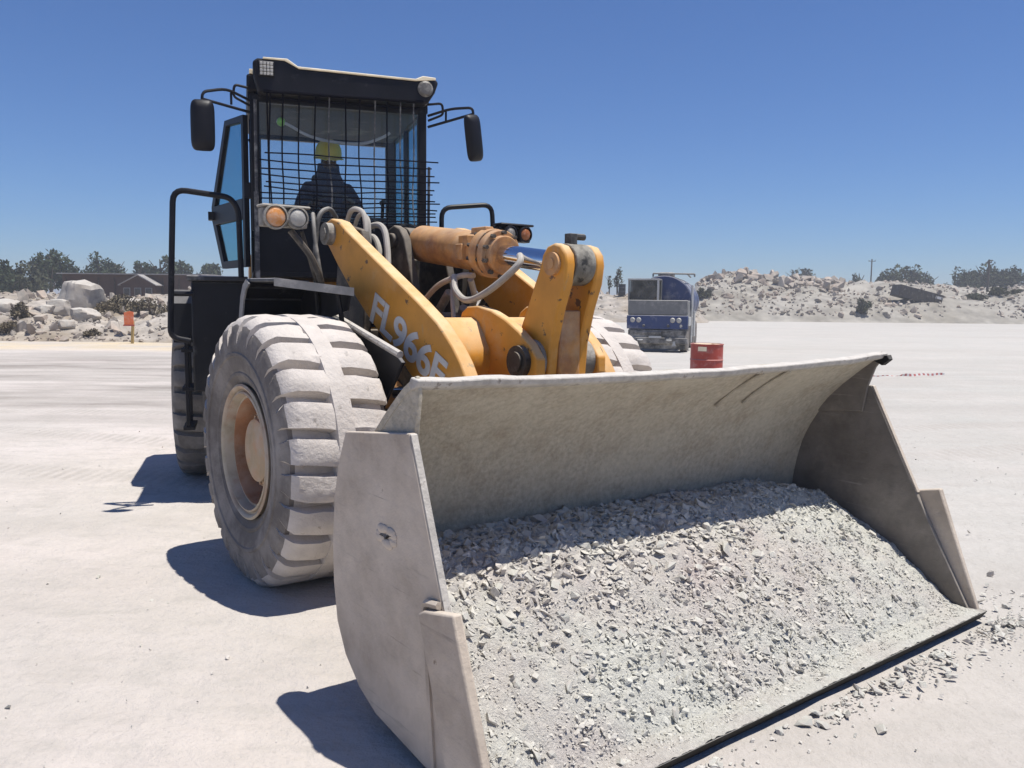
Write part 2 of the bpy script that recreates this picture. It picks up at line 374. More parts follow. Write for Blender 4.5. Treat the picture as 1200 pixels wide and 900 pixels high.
# ------------------------------------------------------------------ ground and banks
def ground():
    radii = [0] + list(np.geomspace(.4, 40, 90)) + list(np.geomspace(44, 4500, 30)); seg = 180
    cx, cy = 2.0, -1.2; V = [(cx, cy, 0)]; F = []
    for r in radii[1:]:
        for k in range(seg):
            a = 2*math.pi*k/seg; x, y = cx+r*math.cos(a), cy+r*math.sin(a)
            h = .010*fbm(x*1.1, y*1.1, 3)+.012*fbm(x*.25, y*.25, 8)+.006*fbm(x*3.5, y*3.5, 5) if r < 60 else 0
            V.append((x, y, min(h, .014)-.007))
    for k in range(seg): F.append((0, 1+k, 1+(k+1) % seg))
    for j in range(len(radii)-2):
        o = 1+j*seg
        for k in range(seg): F.append((o+k, o+seg+k, o+seg+(k+1) % seg, o+(k+1) % seg))
    me = bpy.data.meshes.new('ground'); me.from_pydata(V, [], F); me.polygons.foreach_set('use_smooth', [True]*len(F))
    return tag(link('ground', me, 'ground'), kind='structure')
GROUND = ground()

def bank(name, s0, s1, d0, d1, ns, nd, H, m):
    """heaped earth; s = sideways per metre of distance, H(s, d) = height"""
    V = []; F = []
    for i in range(ns+1):
        s = s0+(s1-s0)*i/ns
        for j in range(nd+1):
            d = d0+(d1-d0)*(j/nd)**1.25; p = at(s*d, d); V.append((p.x, p.y, H(s, d)))
    for i in range(ns):
        for j in range(nd):
            a = i*(nd+1)+j; F.append((a, a+nd+1, a+nd+2, a+1))
    me = bpy.data.meshes.new(name); me.from_pydata(V, [], F)
    me.polygons.foreach_set('use_smooth', [True]*len(F))
    return tag(link(name, me, m), kind='structure')
def S(u): return (u-600)/967.13
def interp(x, pts): return float(np.interp(x, [a for a, b in pts], [b for a, b in pts]))
LTOP = [(S(-160), 2.2), (S(0), 1.75), (S(60), 1.75), (S(100), 1.6), (S(150), 1.5), (S(185), 1.75), (S(240), 2.0), (S(330), 2.2)]
def HL(s, d):
    p = at(s*d, d); t = float(sm((d-30.6)/13)); e = float(sm((S(330)-s)/.06))
    n1 = fbm(p.x*.35, p.y*.35, 1); n2 = fbm(p.x*1.3, p.y*1.3, 5)
    z = interp(s, LTOP)*(.62*t+.38*float(sm((d-30.6)/3.2)))*(1+.28*n1*(1-.5*t))+.16*n2*min(1, (d-30.6)/2.5)
    return z*e*float(sm((70-d)/10)) - .12*(1-min(1, max(0, (d-30.5)/1.0))) - .02
LBANK = bank('spoil_bank', S(-170), S(335), 30.3, 70, 130, 46, HL, 'spoil_white')
RTOP = [(S(790), 1.2), (S(815), 3.6), (S(840), 4.3), (S(870), 4.9), (S(905), 4.5), (S(945), 4.4), (S(990), 3.7), (S(1040), 4.2), (S(1075), 3.9), (S(1130), 3.5), (S(1200), 4.0), (S(1330), 4.0)]
def HR(s, d):
    p = at(s*d, d); t = float(sm((d-80)/15)); e = float(sm((s-S(785))/.03))
    n1 = fbm(p.x*.12, p.y*.12, 2); n2 = fbm(p.x*.6, p.y*.6, 6)
    z = interp(s, RTOP)*(.7*t+.3*float(sm((d-80)/5)))*(1+.22*n1)+.45*n2*t
    return z*e*float(sm((150-d)/25)) - .15*(1-min(1, max(0, (d-80)/2.))) - .02
RBANK = bank('rubble_mound', S(780), S(1340), 79, 150, 150, 46, HR, 'spoil')
def HC(s, d):
    p = at(s*d, d); e = float(sm((s-S(285))/.03)*sm((S(830)-s)/.03)); t = float(sm((d-70)/9))
    return (2.35*t*(1+.1*fbm(p.x*.2, p.y*.2, 4))+.12*fbm(p.x*.8, p.y*.8, 9)*t)*e*float(sm((130-d)/30)) - .12*(1-min(1, max(0, (d-70)/2.)))-.02
CBANK = bank('earth_ledge', S(275), S(840), 69, 130, 110, 30, HC, 'spoil_white')

# ------------------------------------------------------------------ rock shapes
def rock_mesh(seed, npts=11, flat=.6, jit=.25):
    r = np.random.default_rng(seed); bm = bmesh.new()
    for i in range(npts):
        v = r.normal(size=3); v /= np.linalg.norm(v); v *= 1+r.uniform(-jit, jit)
        bm.verts.new((v[0], v[1]*r.uniform(.7, 1), v[2]*flat))
    g = bmesh.ops.convex_hull(bm, input=bm.verts)
    bmesh.ops.delete(bm, geom=[x for x in g['geom_interior'] if isinstance(x, bmesh.types.BMVert)], context='VERTS')
    bmesh.ops.triangulate(bm, faces=bm.faces); bmesh.ops.recalc_face_normals(bm, faces=bm.faces)
    me = bpy.data.meshes.new('stone'); bm.to_mesh(me); bm.free(); return me
def rock_np(me):
    v = np.zeros(len(me.vertices)*3); me.vertices.foreach_get('co', v)
    f = np.array([tuple(p.vertices) for p in me.polygons]); return v.reshape(-1, 3), f
def scatter_mesh(name, bases, pos, size, m, parent=None, tilt=.5):
    """many stones in one mesh"""
    VS = []; FS = []; off = 0
    for p, s in zip(pos, size):
        v, f = bases[rng.integers(len(bases))]
        e = Matrix.Rotation(rng.uniform(0, 6.28), 3, 'Z') @ Matrix.Rotation(rng.normal(0, tilt), 3, 'X') @ Matrix.Rotation(rng.normal(0, tilt), 3, 'Y')
        VS.append((v*np.array(s)*rng.uniform(.8, 1.2, 3)) @ np.array(e).T + np.array(p)); FS.append(f+off); off += len(v)
    V = np.concatenate(VS); F = np.concatenate(FS)
    me = bpy.data.meshes.new(name); me.vertices.add(len(V)); me.vertices.foreach_set('co', V.ravel())
    me.loops.add(F.size); me.loops.foreach_set('vertex_index', F.ravel().astype(np.int32))
    me.polygons.add(len(F)); me.polygons.foreach_set('loop_start', np.arange(0, F.size, 3, dtype=np.int32))
    me.update(calc_edges=True); me.validate(); me.polygons.foreach_set('use_smooth', [False]*len(me.polygons))
    return tag(link(name, me, m, parent), kind='stuff')
STONES = [rock_mesh(100+i, 9+i % 4, .42+.05*(i % 5)) for i in range(14)]
for s_ in STONES: s_.materials.append(MATS['rock'])
STONES_NP = [rock_np(m_) for m_ in STONES]

# ------------------------------------------------------------------ the wheel loader
LOADER = thing('wheel_loader', 'dusty yellow articulated wheel loader with raised cab and rubble-filled bucket', 'wheel loader')
HX = -1.55; ART = R(-19)
MR = Matrix.Translation((HX, 0, 0)) @ Matrix.Rotation(ART, 4, 'Z')          # rear frame, turned at the hinge

# --- wheels
TR, TW, AX = .80, .60, .775
def make_wheel():
    w = B()                                                       # hub: planetary drum with a bolted cover
    w.lathe([(.0, -.225), (.16, -.225), (.185, -.215), (.19, -.18), (.222, -.175), (.228, -.155), (.225, .06), (.27, .07), (.27, .10), (0, .10)], seg=40)
    for k in range(12):
        a = 2*math.pi*k/12; w.cyl((.206*math.cos(a), -.188, .206*math.sin(a)), (.206*math.cos(a), -.17, .206*math.sin(a)), .010, seg=6)
    hub = w.done('wheel', 'hub')
    t = B(); mi_side, mi_tread = 0, 1
    prof = [(.375, -.235), (.40, -.268), (.44, -.285), (.447, -.294), (.462, -.296), (.47, -.291), (.50, -.303), (.555, -.313), (.562, -.321), (.578, -.322), (.585, -.315), (.63, -.312), (.68, -.302), (.705, -.290), (.710, -.265), (.718, -.2),
            (.720, -.06), (.720, .06), (.718, .2), (.710, .265), (.705, .290), (.68, .302), (.63, .312), (.57, .315), (.50, .305), (.44, .285), (.40, .268), (.375, .235)]
    t.lathe(prof, seg=100, mats=[0]*14+[1]*5+[0]*9)
    for f in list(t.bm.faces):
        if len(f.verts) > 8: t.bm.faces.remove(f)
    n = 25; pitch = 2*math.pi/n; rr = random.Random(3)
    for side in (-1, 1):
        for k in range(n):
            ph = k*pitch + (pitch/2 if side > 0 else 0); wear = rr.uniform(-.003, .004)
            sec = [(.025, .715), (.04, .798+wear), (.12, .803+wear), (.225, .797+wear), (.268, .780), (.297, .742), (.309, .69), (.313, .63), (.29, .62), (.25, .69)]
            ghalf = .15
            rows = []
            for q in range(5):
                fr = q/4; row = []
                for y, r in sec:
                    inner = 1-min(1, y/.3)
                    half = pitch*(.5-ghalf - (.0 if y > .05 else -.02)) - (.018 if y > .3 else 0)
                    if y < .04: half = pitch*.47
                    a = ph+(fr*2-1)*half+.05*inner*side + rr.uniform(-.004, .004)
                    rj = r + (rr.uniform(-.009, .003) if r > .7 else 0) - (.014*rr.random() if rr.random() < .08 and r > .74 else 0)
                    if q in (0, 4) and r > .75: rj -= .007
                    row.append(t.bm.verts.new((rj*math.cos(a), side*y, rj*math.sin(a))))
                rows.append(row)
            m_ = len(sec)
            for q in range(4):
                for i in range(m_):
                    t.mi = 1 if i in (0, 1, 2, 3, 4) else 0
                    t._f([rows[q][i], rows[q][(i+1) % m_], rows[q+1][(i+1) % m_], rows[q+1][i]])
            t.mi = 1; t._f(rows[0]); t._f(rows[4][::-1])
    t.mi = 1
    t.lathe([(.715, -.064), (.799, -.050), (.802, 0), (.799, .050), (.715, .064)], seg=100)
    tyre = t.done('tyre', ['tyre_side', 'tyre_tread'], hub, bevel=0, ang=38, weld=False)
    r = B()
    r.lathe([(.372, -.20), (.376, -.262), (.392, -.275), (.398, -.288), (.386, -.296), (.372, -.288), (.366, -.270), (.356, -.268), (.352, -.284), (.342, -.288), (.334, -.27),
             (.330, -.235), (.318, -.232), (.312, -.24), (.306, -.225), (.296, -.10), (.285, -.02), (.21, .0), (.21, .05), (.36, .10), (.372, .2)], seg=72,
            mats=[0]*13+[1]*7, close=False, cap=False)
    rim = r.done('rim', ['rim', 'rim_orange'], hub, ang=50)
    return hub, tyre, rim
HUB, TYRE, RIM = make_wheel()
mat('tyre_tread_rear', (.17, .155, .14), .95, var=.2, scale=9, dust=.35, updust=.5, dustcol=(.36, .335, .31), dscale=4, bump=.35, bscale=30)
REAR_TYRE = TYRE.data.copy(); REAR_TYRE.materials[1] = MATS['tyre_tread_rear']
def put_wheel(x, y, M, flip, first=False, rot=0., rear=False):
    h = HUB if first else HUB.copy()
    if not first: C.objects.link(h)
    h.parent = LOADER
    h.matrix_local = M @ Matrix.Translation((x, y, AX)) @ Matrix.Rotation(math.pi if flip else 0, 4, 'Z') @ Matrix.Rotation(rot, 4, 'Y')
    if not first:
        for c in (TYRE, RIM):
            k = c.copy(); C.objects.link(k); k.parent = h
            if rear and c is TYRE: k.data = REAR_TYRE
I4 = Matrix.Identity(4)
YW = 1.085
put_wheel(0, -YW, I4, False, True, .1); put_wheel(0, YW, I4, True, rot=.3)
put_wheel(-1.55, -YW, MR, False, rot=.5, rear=True); put_wheel(-1.55, YW, MR, True, rot=.2, rear=True)

# --- front frame: axle, side plates, tower
b = B(); b.cyl((0, -.85, AX), (0, .85, AX), .17, seg=24); b.ball((0, 0, AX), .33, (1, .9, 1)); b.cyl((0, -.86, AX), (0, -.7, AX), .25, seg=24); b.cyl((0, .86, AX), (0, .7, AX), .25, seg=24)
b.done('front_axle', 'dark_greasy', LOADER)
b = B()
for s in (-1, 1):
    b.prism([(-1.25, .55), (.55, .5), (.75, .8), (.62, 1.28), (.25, 1.38), (-.35, 1.40), (-.30, 2.0), (-.38, 2.14), (-.52, 2.17), (-.66, 2.12), (-.74, 1.98), (-.85, 1.4), (-1.3, 1.1)], s*.36, s*.42)
b.box((-.35, 0, .62), (1.6, .72, .12)); b.box((.5, 0, .95), (.08, .72, .55)); b.box((-.8, 0, 1.2), (.08, .72, .5)); b.box((-.4, 0, 1.30), (.7, .72, .05))
b.box((-.62, 0, 1.72), (.04, .72, .5))
b.done('front_frame', 'dark_greasy', LOADER, bevel=.012)
b = B()                                                            # clevis that carries the tilt cylinder
for s in (-1, 1):
    b.prism([(-.62, 1.32), (.02, 1.32), (-.10, 1.75), (-.22, 2.08), (-.28, 2.15), (-.36, 2.18), (-.45, 2.15), (-.50, 2.06), (-.55, 1.7)], s*.12, s*.18)
b.cyl((-.36, -.21, 2.07), (-.36, .21, 2.07), .055)
b.done('cylinder_bracket', 'dark_greasy', LOADER, bevel=.008)

# --- boom arms
ARM = [(-.66, 2.19), (-.56, 2.215), (-.45, 2.19), (-.34, 2.125), (.05, 1.93), (.40, 1.755), (.58, 1.665), (.70, 1.60), (.80, 1.545), (.88, 1.485), (.97, 1.41), (1.04, 1.335), (1.10, 1.25),
       (1.22, 1.0), (1.40, .74), (1.60, .56), (1.66, .46), (1.62, .36), (1.50, .32), (1.38, .36), (1.1, .62), (.86, .92), (.66, 1.12), (.45, 1.27), (.2, 1.41), (-.04, 1.57), (-.28, 1.74), (-.47, 1.90), (-.60, 2.02), (-.68, 2.09)]
for s in (-1, 1):
    b = B(); b.prism(ARM, s*.46, s*.55); arm = b.done('boom_arm', 'yellow', LOADER, bevel=.010, bseg=2)
    b = B(); b.cyl((-.56, s*.44, 2.11), (-.56, s*.60, 2.11), .075, seg=24); b.cyl((-.56, s*.60, 2.11), (-.56, s*.612, 2.11), .045, seg=6)
    b.done('pivot_pin', 'grease', arm)
    b = B(); b.cyl((1.52, s*.42, .44), (1.52, s*.60, .44), .085, seg=24); b.done('pivot_pin', 'grease', arm)
    if s < 0:
        cu = bpy.data.curves.new('lettering', 'FONT'); cu.body = 'FL966F'; cu.size = .27; cu.extrude = .002; cu.offset = .0065; cu.space_character = .93
        tmp = bpy.data.objects.new('tmp', cu); C.objects.link(tmp); dg = bpy.context.evaluated_depsgraph_get(); dg.update()
        me = bpy.data.meshes.new_from_object(tmp.evaluated_get(dg)); bpy.data.objects.remove(tmp)
        xs = [v.co.x for v in me.vertices]; x0, x1 = min(xs), max(xs); L_ = .93; sc = L_/(x1-x0)
        ang = math.atan2(1.25-1.61, .80-.02)
        Mx = Matrix.Translation((.005, -.5525, 1.545)) @ Matrix.Rotation(-ang, 4, 'Y') @ Matrix.Rotation(math.pi/2, 4, 'X') @ Matrix.Diagonal((sc, .98, 1, 1)) @ Matrix.Translation((-x0, 0, 0))
        me.transform(Mx); o = link('lettering', me, 'white_paint', arm); tag(o, 'worn white lettering FL966F on the boom arm')
# torque box between the arms, and its two pivot plates
b = B()
b.prism([(.40, 1.50), (.50, 1.565), (.72, 1.570), (.78, 1.545), (.885, 1.40), (.90, 1.33), (.87, 1.22), (.74, 1.08), (.45, 1.16)], -.46, .46)
b.done('cross_member', 'yellow', LOADER, bevel=.02, bseg=3)
PLATE = [(.52, 1.10), (.55, 1.50), (.60, 1.60), (.66, 1.635), (.76, 1.64), (.90, 1.615), (1.04, 1.565), (1.16, 1.505), (1.26, 1.44), (1.33, 1.36), (1.33, 1.27), (1.26, 1.20), (1.1, 1.1), (.9, 1.0)]
for s in (-1, 1):
    b = B(); b.prism(PLATE, s*.19, s*.25); pl = b.done('pivot_plate', 'yellow', LOADER, bevel=.010)
    b = B(); b.cyl((1.19, s*.25, 1.34), (1.19, s*.285, 1.34), .088, seg=28); b.cyl((1.19, s*.285, 1.34), (1.19, s*.30, 1.34), .055, seg=20); b.done('pin_boss', 'dark_greasy', pl)
# bell crank: two plates with a web
BC = [(1.29, 1.90), (1.305, 1.955), (1.345, 2.0), (1.40, 2.015), (1.455, 2.0), (1.495, 1.955), (1.505, 1.90), (1.49, 1.80), (1.435, 1.66), (1.385, 1.48), (1.365, 1.27), (1.43, 1.0), (1.50, .8),
      (1.44, .70), (1.32, .72), (1.2, 1.0), (1.08, 1.22), (1.055, 1.36), (1.09, 1.50), (1.15, 1.62)]
BC = [(x-.05, z-.04) for x, z in BC]
bell = None
for s in (-1, 1):
    b = B(); b.prism(BC, -.165 if s < 0 else .045, -.10 if s < 0 else .11); o = b.done('bell_crank_plate', 'yellow', LOADER, bevel=.012)
    yo = -.165 if s < 0 else .11; b = B(); b.cyl((1.35, yo, 1.865), (1.35, yo+s*.02, 1.865), .062, seg=24); b.cyl((1.35, yo+s*.02, 1.865), (1.35, yo+s*.027, 1.865), .03, seg=12); b.done('pin_cap', 'yellow_rust', o)
b = B(); b.prism([(1.12, 1.42), (1.30, 1.62), (1.34, 1.62), (1.34, 1.1), (1.36, .8), (1.25, .9), (1.12, 1.2)], -.10, .045); b.done('bell_crank_web', 'yellow_rust', LOADER, bevel=.01)
b = B(); b.cyl((1.19, -.19, 1.34), (1.19, .19, 1.34), .12, seg=24); b.done('bell_crank_boss', 'grease', LOADER)
b = B(); b.prism([(1.34, .84), (1.44, .86), (1.66, .80), (1.67, .70), (1.62, .66), (1.36, .72)], -.08, .08); b.done('bucket_link', 'dark_greasy', LOADER, bevel=.01)

# --- tilt cylinder along the centre line
P0 = Vector((-.36, 0, 2.07)); P1 = Vector((1.35, 0, 1.865)); dv = (P1-P0).normalized()
b = B(); b.cyl(P0+dv*.10, P0+dv*.97, .124, seg=40); b.cyl(P0+dv*.085, P0+dv*.10, .11, .124, seg=40)
barrel = b.done('tilt_cylinder', 'yellow_rust', LOADER, bevel=.006)
b = B(); b.cyl(P0+dv*.88, P0+dv*.95, .150, seg=40); b.cyl(P0+dv*.967, P0+dv*1.02, .146, seg=40); b.cyl(P0+dv*1.02, P0+dv*1.06, .115, seg=40)
b.done('gland', 'yellow_rust', barrel, bevel=.006)
nx = dv.cross(Vector((0, 1, 0))).normalized()
for k in range(10):
    a = 2*math.pi*k/10; c = P0+dv*.945+(nx*math.cos(a)+Vector((0, 1, 0))*math.sin(a))*.133
    b = B(); b.cyl(c-dv*.10, c+dv*.105, .013, seg=6); b.done('bolt', 'dark_greasy', barrel)
b = B(); b.cyl(P0+dv*1.04, P1-dv*.06, .062, seg=32); b.done('rod', 'chrome', barrel)
b = B(); b.cyl(P1+Vector((0, -.095, 0)), P1+Vector((0, .042, 0)), .112, seg=32); b.cyl(P1-dv*.17, P1-dv*.05, .075, .09, seg=24); b.done('rod_eye', 'grease_dark', barrel, bevel=.006)
b = B(); b.cyl(P0+Vector((0, -.10, 0)), P0+Vector((0, .10, 0)), .10, seg=28); b.cyl(P0, P0+dv*.12, .085, seg=24); b.done('clevis', 'dark_greasy', barrel, bevel=.006)
b = B(); b.box(P1+Vector((.005, -.05, .135)), (.05, .05, .06)); b.cyl(P1+Vector((.0, -.02, .15)), P1+Vector((.0, .05, .15)), .018, seg=10); b.done('grease_block', 'steel_dark', barrel, bevel=.004)
b = B(); b.box(P0+dv*.80+Vector((0, -.10, .06)), (.10, .07, .07)); b.box(P0+dv*.78+Vector((0, -.135, -.01)), (.07, .04, .10)); b.box(P0+dv*.86+Vector((0, -.03, .135)), (.16, .06, .035)); b.done('port_block', 'yellow_rust', barrel, bevel=.006)

# --- lift cylinders, low between frame and arms
for s in (-1, 1):
    a0 = Vector((-.80, s*.505, .98)); a1 = Vector((.72, s*.505, 1.14)); d_ = (a1-a0).normalized()
    b = B(); b.cyl(a0, a0+d_*1.0, .095, seg=28); lc = b.done('lift_cylinder', 'yellow_rust', LOADER, bevel=.005)
    b = B(); b.cyl(a0+d_*.99, a1, .045, seg=20); b.done('rod', 'chrome', lc)
    b = B(); b.cyl(a1+Vector((0, -.05, 0)), a1+Vector((0, .05, 0)), .09, seg=24); b.done('rod_eye', 'dark_greasy', lc)
    b = B(); b.prism([(-.55, 1.55), (-.50, 1.575), (-.12, 1.535), (.68, 1.345), (.72, 1.32), (.60, 1.18), (.4, .95), (-.2, .9), (-.5, 1.2)], s*.70, s*.725); g = b.done('splash_plate', 'black', LOADER, bevel=.004)
    b = B(); b.tube([(-.55, s*.7125, 1.567), (-.50, s*.7125, 1.592), (-.12, s*.7125, 1.552), (.68, s*.7125, 1.362)], .022, 8); b.done('plate_edge', 'lip', g)

# --- front fenders
for s in (-1, 1):
    def slab(b, q, th):
        A = [b.bm.verts.new((x, s*y, z)) for x, y, z in q]; D = [b.bm.verts.new((x, s*y, z-th)) for x, y, z in q]; n = len(q)
        b._f(A); b._f(D[::-1])
        for i in range(n): b._f([A[i], D[i], D[(i+1) % n], A[(i+1) % n]])
    b = B(); slab(b, [(-.50, 1.15, 1.795), (-.05, 1.15, 1.79), (.16, .74, 1.735), (-.50, .74, 1.77)], .022)
    fen = b.done('front_fender', 'grey_fender', LOADER, bevel=.004)
    b = B(); arc = [(-.51, 1.79), (-.57, 1.755), (-.62, 1.68), (-.655, 1.55), (-.67, 1.30)]
    for a, c in zip(arc, arc[1:]): b.prism([a, c, (c[0]+.02, c[1]-.01), (a[0]+.02, a[1]-.022)], s*.74, s*1.15)
    b.done('fender_back', 'black', fen)
    b = B(); b.prism([(-.64, 1.30), (-.62, 1.66), (-.50, 1.745), (.14, 1.712), (.10, 1.60), (-.35, 1.52), (-.5, 1.35)], s*.742, s*.752); b.done('fender_wall', 'black', fen)
    b = B(); rim_ = arc + [(x+.055, z-.03) for x, z in arc[::-1]]; b.prism(rim_, s*1.151, s*1.162); b.done('fender_rim', 'fender_grey', fen)
    b = B(); slab(b, [(-.05, 1.154, 1.793), (.166, .742, 1.738), (.172, .742, 1.738), (-.044, 1.154, 1.793)], .05); b.done('fender_edge', 'fender_grey', fen)
    for q in ([(-.3, s*.78, 1.755), (-.32, s*.72, 1.2)], [(.06, s*.80, 1.73), (.03, s*.72, 1.3)]):
        b = B(); b.tube(q, .016, 8); b.done('stay', 'black', fen)

# --- headlamps on posts above the fenders
def lamp(s):
    t = B(); t.box((-.47, s*.925, 2.185), (.08, .30, .12)); t.box((-.455, s*.925, 2.255), (.12, .32, .018))
    o = t.done('headlamp', 'black_clean' if s > 0 else 'grease', LOADER, bevel=.012)
    for y, r, m in ((s*1.0, .068 if s < 0 else .05, 'lamp_orange' if s < 0 else 'lamp_amber'), (s*.855, .06 if s < 0 else .05, 'lamp_clear' if s < 0 else 'lamp_dim')):
        q = B(); q.lathe([(0, .035), (r*.6, .03), (r*.92, .018), (r, .0), (r, -.02)], (-.412, y, 2.185), 'x', 28); q.done('lens', m, o)
        q = B(); q.lathe([(r+.001, -.01), (r+.012, -.005), (r+.012, .022), (r+.001, .026)], (-.412, y, 2.185), 'x', 28, close=True); q.done('bezel', 'grease' if s < 0 else 'black_clean', o)
    q = B(); q.tube(rounded([(-.46, s*.88, 2.11), (-.42, s*.76, 1.95), (-.40, s*.70, 1.80), (-.55, s*.6, 1.5)], .05), .022, 8); q.done('lamp_post', 'dark_greasy', o)
    q = B(); q.tube([(-.47, s*.80, 2.11), (-.5, s*.68, 1.75)], .014, 6); q.done('lamp_stay', 'dark_greasy', o)
lamp(-1); lamp(1)

# --- hoses
def hose(pts, r, m, n=7): b = B(); b.tube(catmull(pts, n), r, 10); return b.done('hose', m, LOADER)
hose([(-.62, -.40, 2.02), (-.52, -.28, 2.17), (-.40, -.24, 2.16), (-.30, -.26, 2.0), (-.22, -.30, 1.75), (-.2, -.3, 1.45)], .022, 'hose')
hose([(-.70, -.38, 1.95), (-.60, -.24, 2.11), (-.50, -.22, 2.02), (-.47, -.25, 1.82), (-.45, -.28, 1.5)], .022, 'hose')
hose([(-.66, -.62, 1.7), (-.62, -.64, 2.0), (-.60, -.62, 2.22), (-.66, -.52, 2.29), (-.8, -.40, 2.25)], .016, 'hose_dark')
hose([(-.45, -.66, 1.72), (-.52, -.68, 2.02), (-.60, -.66, 2.20), (-.74, -.6, 2.25), (-.9, -.5, 2.15)], .014, 'hose_dark')
hose([(-.9, -.30, 2.05), (-.62, -.38, 2.27), (-.48, -.36, 2.27), (-.40, -.37, 2.17), (-.38, -.38, 2.0), (-.36, -.3, 1.75)], .018, 'hose')
hose([(-.9, -.26, 2.0), (-.60, -.33, 2.24), (-.50, -.31, 2.23), (-.45, -.32, 2.12), (-.43, -.33, 1.8)], .015, 'hose')
hose([(.05, -.22, 1.62), (.22, -.18, 1.76), (.42, -.14, 1.82), (.55, -.13, 1.82)], .018, 'hose_tan')
hose([(.38, -.16, 1.82), (.46, -.20, 1.73), (.62, -.22, 1.67), (.82, -.20, 1.73), (.98, -.12, 1.87), (.92, -.06, 1.93)], .020, 'hose')
hose([(.38, -.16, 1.81), (.42, -.2, 1.7), (.5, -.24, 1.55), (.55, -.26, 1.45)], .014, 'hose')
hose([(-.05, .2, 1.4), (.1, .15, 1.6), (.3, .05, 1.68), (.4, -.05, 1.8)], .02, 'hose')
b = B(); b.tube([(-.05, -.05, 1.35), (.12, -.1, 1.62), (.26, -.12, 1.72)], .03, 8); b.tube([(.0, .1, 1.4), (.22, .02, 1.62)], .035, 8); b.box((.12, -.05, 1.55), (.1, .12, .08)); b.done('valve_fitting', 'grease', LOADER, bevel=.006)
b = B(); b.lathe([(.13, -.02), (.14, .02), (.12, .05), (0, .055)], (.30, -.18, 1.52), 'z', 24); b.done('hinge_cover', 'black', LOADER)

# --- bucket
BY = 1.535
SH = catmull([(2.258, 0, 1.372), (2.11, 0, 1.265), (1.93, 0, 1.10), (1.79, 0, .88), (1.715, 0, .64), (1.71, 0, .42), (1.77, 0, .23), (1.92, 0, .11), (2.15, 0, .070), (2.60, 0, .045)], 4)
def shell():
    bm = B(); ny = 40; rows = []; n = len(SH)
    for j in range(ny+1):
        y = -BY+2*BY*j/ny; r1 = []; r2 = []
        for i, p in enumerate(SH):
            t = (SH[min(i+1, n-1)]-SH[max(i-1, 0)]).normalized(); nr = Vector((-t.z, 0, t.x))     # outward/back
            k = max(0, 1-i/10); sag = -.030*(1-(y/BY)**2)*k + .006*fbm(y*2.3, i*.3, 2)*k
            wob = .006*fbm(y*1.6, i*.25, 6)
            q = Vector((p.x, y, p.z+sag))-nr*wob
            r1.append(bm.bm.verts.new(q)); r2.append(bm.bm.verts.new(q-nr*.030 if nr.x > 0 else q+nr*.030))
        rows.append((r1, r2))
    for j in range(ny):
        for i in range(n-1):
            bm._f([rows[j][0][i], rows[j+1][0][i], rows[j+1][0][i+1], rows[j][0][i+1]])
            bm._f([rows[j][1][i], rows[j][1][i+1], rows[j+1][1][i+1], rows[j+1][1][i]])
        for i in (0, n-1): bm._f([rows[j][0][i], rows[j][1][i], rows[j+1][1][i], rows[j+1][0][i]])
    for j in (0, ny):
        for i in range(n-1): bm._f([rows[j][0][i], rows[j][0][i+1], rows[j][1][i+1], rows[j][1][i]])
    return bm.done('bucket', 'bucket_shell', LOADER, ang=40)
BUCKET = shell()
def lipbar():
    b = B(); pts = []; rs = []
    for j in range(41):
        y = -BY-.005+2*(BY+.005)*j/40; p = Vector((2.264, y, 1.382-.034*(1-(y/BY)**2)+.006*fbm(y*2.3, 0, 2))); pts.append(p)
    rows = []
    for p in pts:
        e = .006*fbm(p.y*9, 3, 1)
        rows.append([b.bm.verts.new(p+Vector(q)) for q in ((.012+e, 0, -.016), (.022+e, 0, .010), (-.03, 0, .020+e), (-.052, 0, -.012), (-.03, 0, -.03))])
    for a, c in zip(rows, rows[1:]):
        for k in range(5): b._f([a[k], a[(k+1) % 5], c[(k+1) % 5], c[k]])
    b._f(rows[0]); b._f(rows[-1][::-1]); return b.done('lip_bar', 'lip', BUCKET, bevel=.006)
lipbar()
SIDE = [(2.265, 1.205), (1.76, 1.145), (1.69, 1.0), (1.65, .86), (1.63, .66), (1.635, .50), (1.665, .34), (1.74, .22), (1.86, .13), (2.0, .075), (2.35, .035), (2.82, .02), (2.49, .63)]
EAR = [(2.255, 1.405), (2.20, 1.37), (2.12, 1.295), (2.04, 1.23), (1.96, 1.155), (1.90, 1.09), (1.86, 1.02), (2.2, 1.05), (2.25, 1.18), (2.275, 1.33), (2.275, 1.375)]
EARL = EAR[:7] + [(2.16, 1.05), (2.185, 1.20), (2.225, 1.31), (2.268, 1.37)]
SIDEL = lambda P: [(2.195, 1.205)] + P[1:]
CUT = [(2.385, .605), (2.42, .625), (2.605, .668), (2.85, .022), (2.60, .022)]
